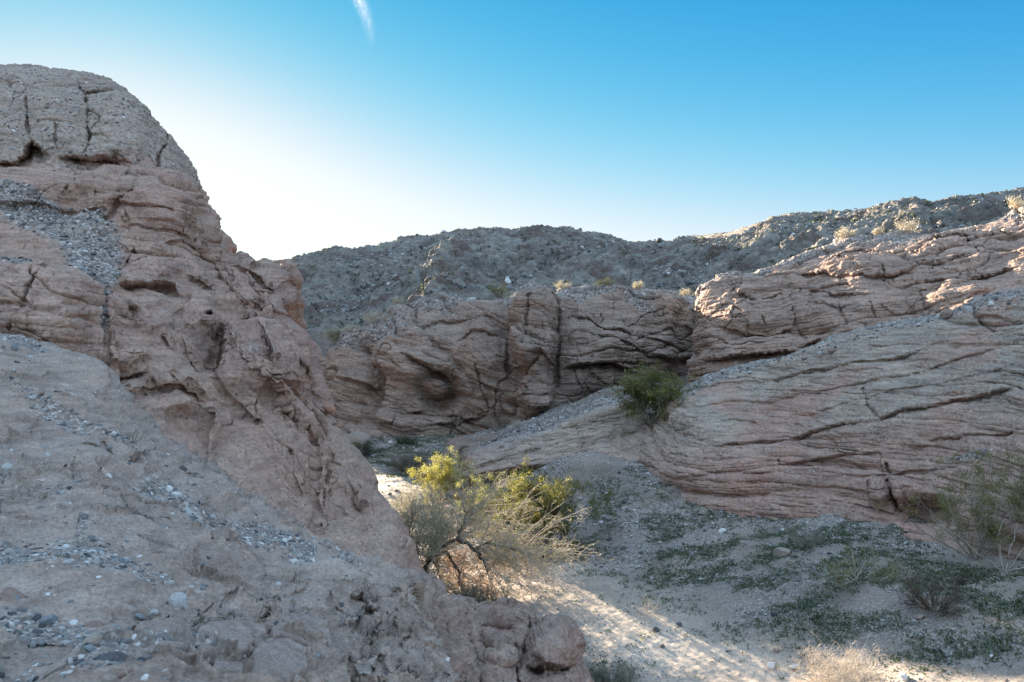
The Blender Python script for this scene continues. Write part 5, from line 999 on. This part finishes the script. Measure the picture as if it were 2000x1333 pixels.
# jointed sandstone blocks at the bottom of the slab
M_blk = rock_mat('block_sandstone', (.31, .235, .2), (.25, .19, .16), (.34, .27, .235), layer=9, fine=60, bump=.6, blen=.006, big=1.5, band=.5)
BLK = [([(258, 1236), (300, 1223), (356, 1225), (372, 1240), (366, 1262), (369, 1284), (330, 1286), (285, 1272), (262, 1256)], .05, 'tapering jointed block, leftmost of the joined row on the slab'), ([(379, 1242), (400, 1228), (470, 1227), (513, 1240), (518, 1252), (492, 1270), (474, 1290), (430, 1293), (377, 1287)], .055, 'widest jointed block in the middle of the row on the slab'),
 ([(484, 1292), (500, 1270), (520, 1259), (560, 1258), (590, 1275), (598, 1320), (560, 1352), (486, 1352)], .05, 'rounded block split off by the deep black joint, at the bottom edge'), ([(412, 1301), (470, 1297), (472, 1330), (440, 1348), (408, 1335)], .03, 'small low block under the widest jointed block'),
 ([(318, 1197), (350, 1189), (378, 1191), (404, 1205), (393, 1220), (330, 1217)], .03, 'thin block just above the leftmost jointed block'), ([(402, 1208), (440, 1193), (500, 1186), (520, 1200), (502, 1221), (404, 1223)], .03, 'thin block just above the widest jointed block'),
 ([(528, 1252), (524, 1232), (560, 1206), (610, 1196), (640, 1225), (650, 1270), (605, 1270), (565, 1250)], .035, 'pale gritty block right of the widest jointed block')]
s_ = SURF['foreground_slab']; m_ = (s_['x'] > 250) & (s_['x'] < 640) & (s_['y'] > 1180) & (s_['y'] < 1340); PC = s_['P'][m_].mean(0); _, _, vt = np.linalg.svd((s_['P'][m_][::17] - PC), full_matrices=False); PN = vt[2] * np.sign(vt[2][2])
def on_plane(poly):
    out_ = []
    for x, y in poly:
        r = W(x, y, 1.0) - np.array([0, 0, CAMZ]); t = ((PC - np.array([0, 0, CAMZ])) @ PN) / (r @ PN); out_.append(np.array([0, 0, CAMZ]) + r * t)
    return np.array(out_)
for poly, hh, lb in BLK:
    q = on_plane(poly); N = PN
    c = q.mean(0); d = np.concatenate([[0], np.cumsum(np.linalg.norm(np.diff(np.vstack([q, q[:1]]), axis=0), axis=1))]); u = np.linspace(0, d[-1], 161)[:-1]; qq = np.vstack([q, q[:1]])
    ring = np.stack([np.interp(u, d, qq[:, k]) for k in range(3)], -1)
    for _ in range(5): ring = (np.roll(ring, 1, 0) + 2 * ring + np.roll(ring, -1, 0)) / 4
    rr = np.concatenate([[1.03, 1.02, 1.0, .985, .965, .94], np.linspace(.91, 0.0, 50)]); hh_ = np.interp(rr, [0, .85, .93, .965, .985, 1.0, 1.03], [1.0, .97, .88, .74, .5, .1, -2.5]) * hh
    V = c + (ring - c)[None] * .985 * rr[:, None, None] + N * hh_[:, None, None]; sh = V.shape; V = V.reshape(-1, 3); V = V + N * (.012 * fbm(V * 5, 4) + .003 * fbm(V * 30, 3) + .006 * sandstone(V.astype(np.float32), (.2, .3, 1), (1, 0, 0), .03, 1, 91, jm=.1))[:, None] + .006 * np.stack([gn(V * 12 + k) for k in (0, 4, 8)], -1)
    a = np.arange(sh[0] * sh[1]).reshape(sh[:2]); Fq = np.stack([a[:-1], np.roll(a[:-1], -1, 1), np.roll(a[1:], -1, 1), a[1:]], -1).reshape(-1, 4)
    o = mesh_from('sandstone_block', V - c, Fq, mat=M_blk); o.location = c; props(o, lb, 'rock block')

# ---- cirrus wisp
def cloud():
    m, nt = NT('cloud_vapour'); b = NB(nt); co = b.n('ShaderNodeTexCoord').outputs['Object']
    mp = b.n('ShaderNodeMapping', {'Vector': co, 'Scale': (.05, .016, .05)}).outputs[0]
    st = b.ramp(b.noise(mp, 1.0, 6, .7, 1.2), [(.38, g3(0)), (.7, g3(1))]); e = b.attr('edge')
    al = b.math('MULTIPLY', b.math('MULTIPLY', st, e), .38)
    d = b.n('ShaderNodeBsdfDiffuse', {'Color': (.95, .95, .95, 1)}); t = b.n('ShaderNodeBsdfTranslucent', {'Color': (.95, .95, .95, 1)}); mx = b.n('ShaderNodeMixShader', {0: .5, 1: d.outputs[0], 2: t.outputs[0]})
    tr = b.n('ShaderNodeBsdfTransparent'); y = b.n('ShaderNodeMixShader', {0: al, 1: tr.outputs[0], 2: mx.outputs[0]}); b.n('ShaderNodeOutputMaterial', {'Surface': y.outputs[0]})
    parts = []; ed = []; ns, nt_ = 40, 90; Z0 = 2500
    for L in range(4):
        s, t = np.meshgrid(np.linspace(0, 1, ns), np.linspace(0, 1, nt_)); py = -60 + 158 * t; cx = 690 + 42 * sstep(0, 1, t) + 8 * np.sin(t * 3) - 10; wd = 26 * (1 - .55 * t); px = cx + (s - .5) * 2 * wd
        Yd = (Z0 + L * 18) / ((667 - py) / F); P = np.stack([(px - 1000) / F * Yd, Yd, CAMZ + Z0 + L * 18 + 14 * gn(np.stack([px.ravel() / 9, py.ravel() / 20, 0 * px.ravel() + L], -1)).reshape(px.shape)], -1)
        parts.append((P.reshape(-1, 3), grid_faces(nt_, ns))); ed.append((np.clip(1 - np.abs(2 * s - 1), 0, 1) ** 1.5 * np.clip((1 - t) * 1.6, 0, 1) ** 1.3).ravel())
    V, Fq = cat_mesh(parts); c0 = V.mean(0); o = mesh_from('cloud', V - c0, Fq, attrs=dict(edge=np.concatenate(ed)), mat=m); o.location = c0
    props(o, 'thin white wisp of cirrus high in the blue sky', kind='structure')
cloud()
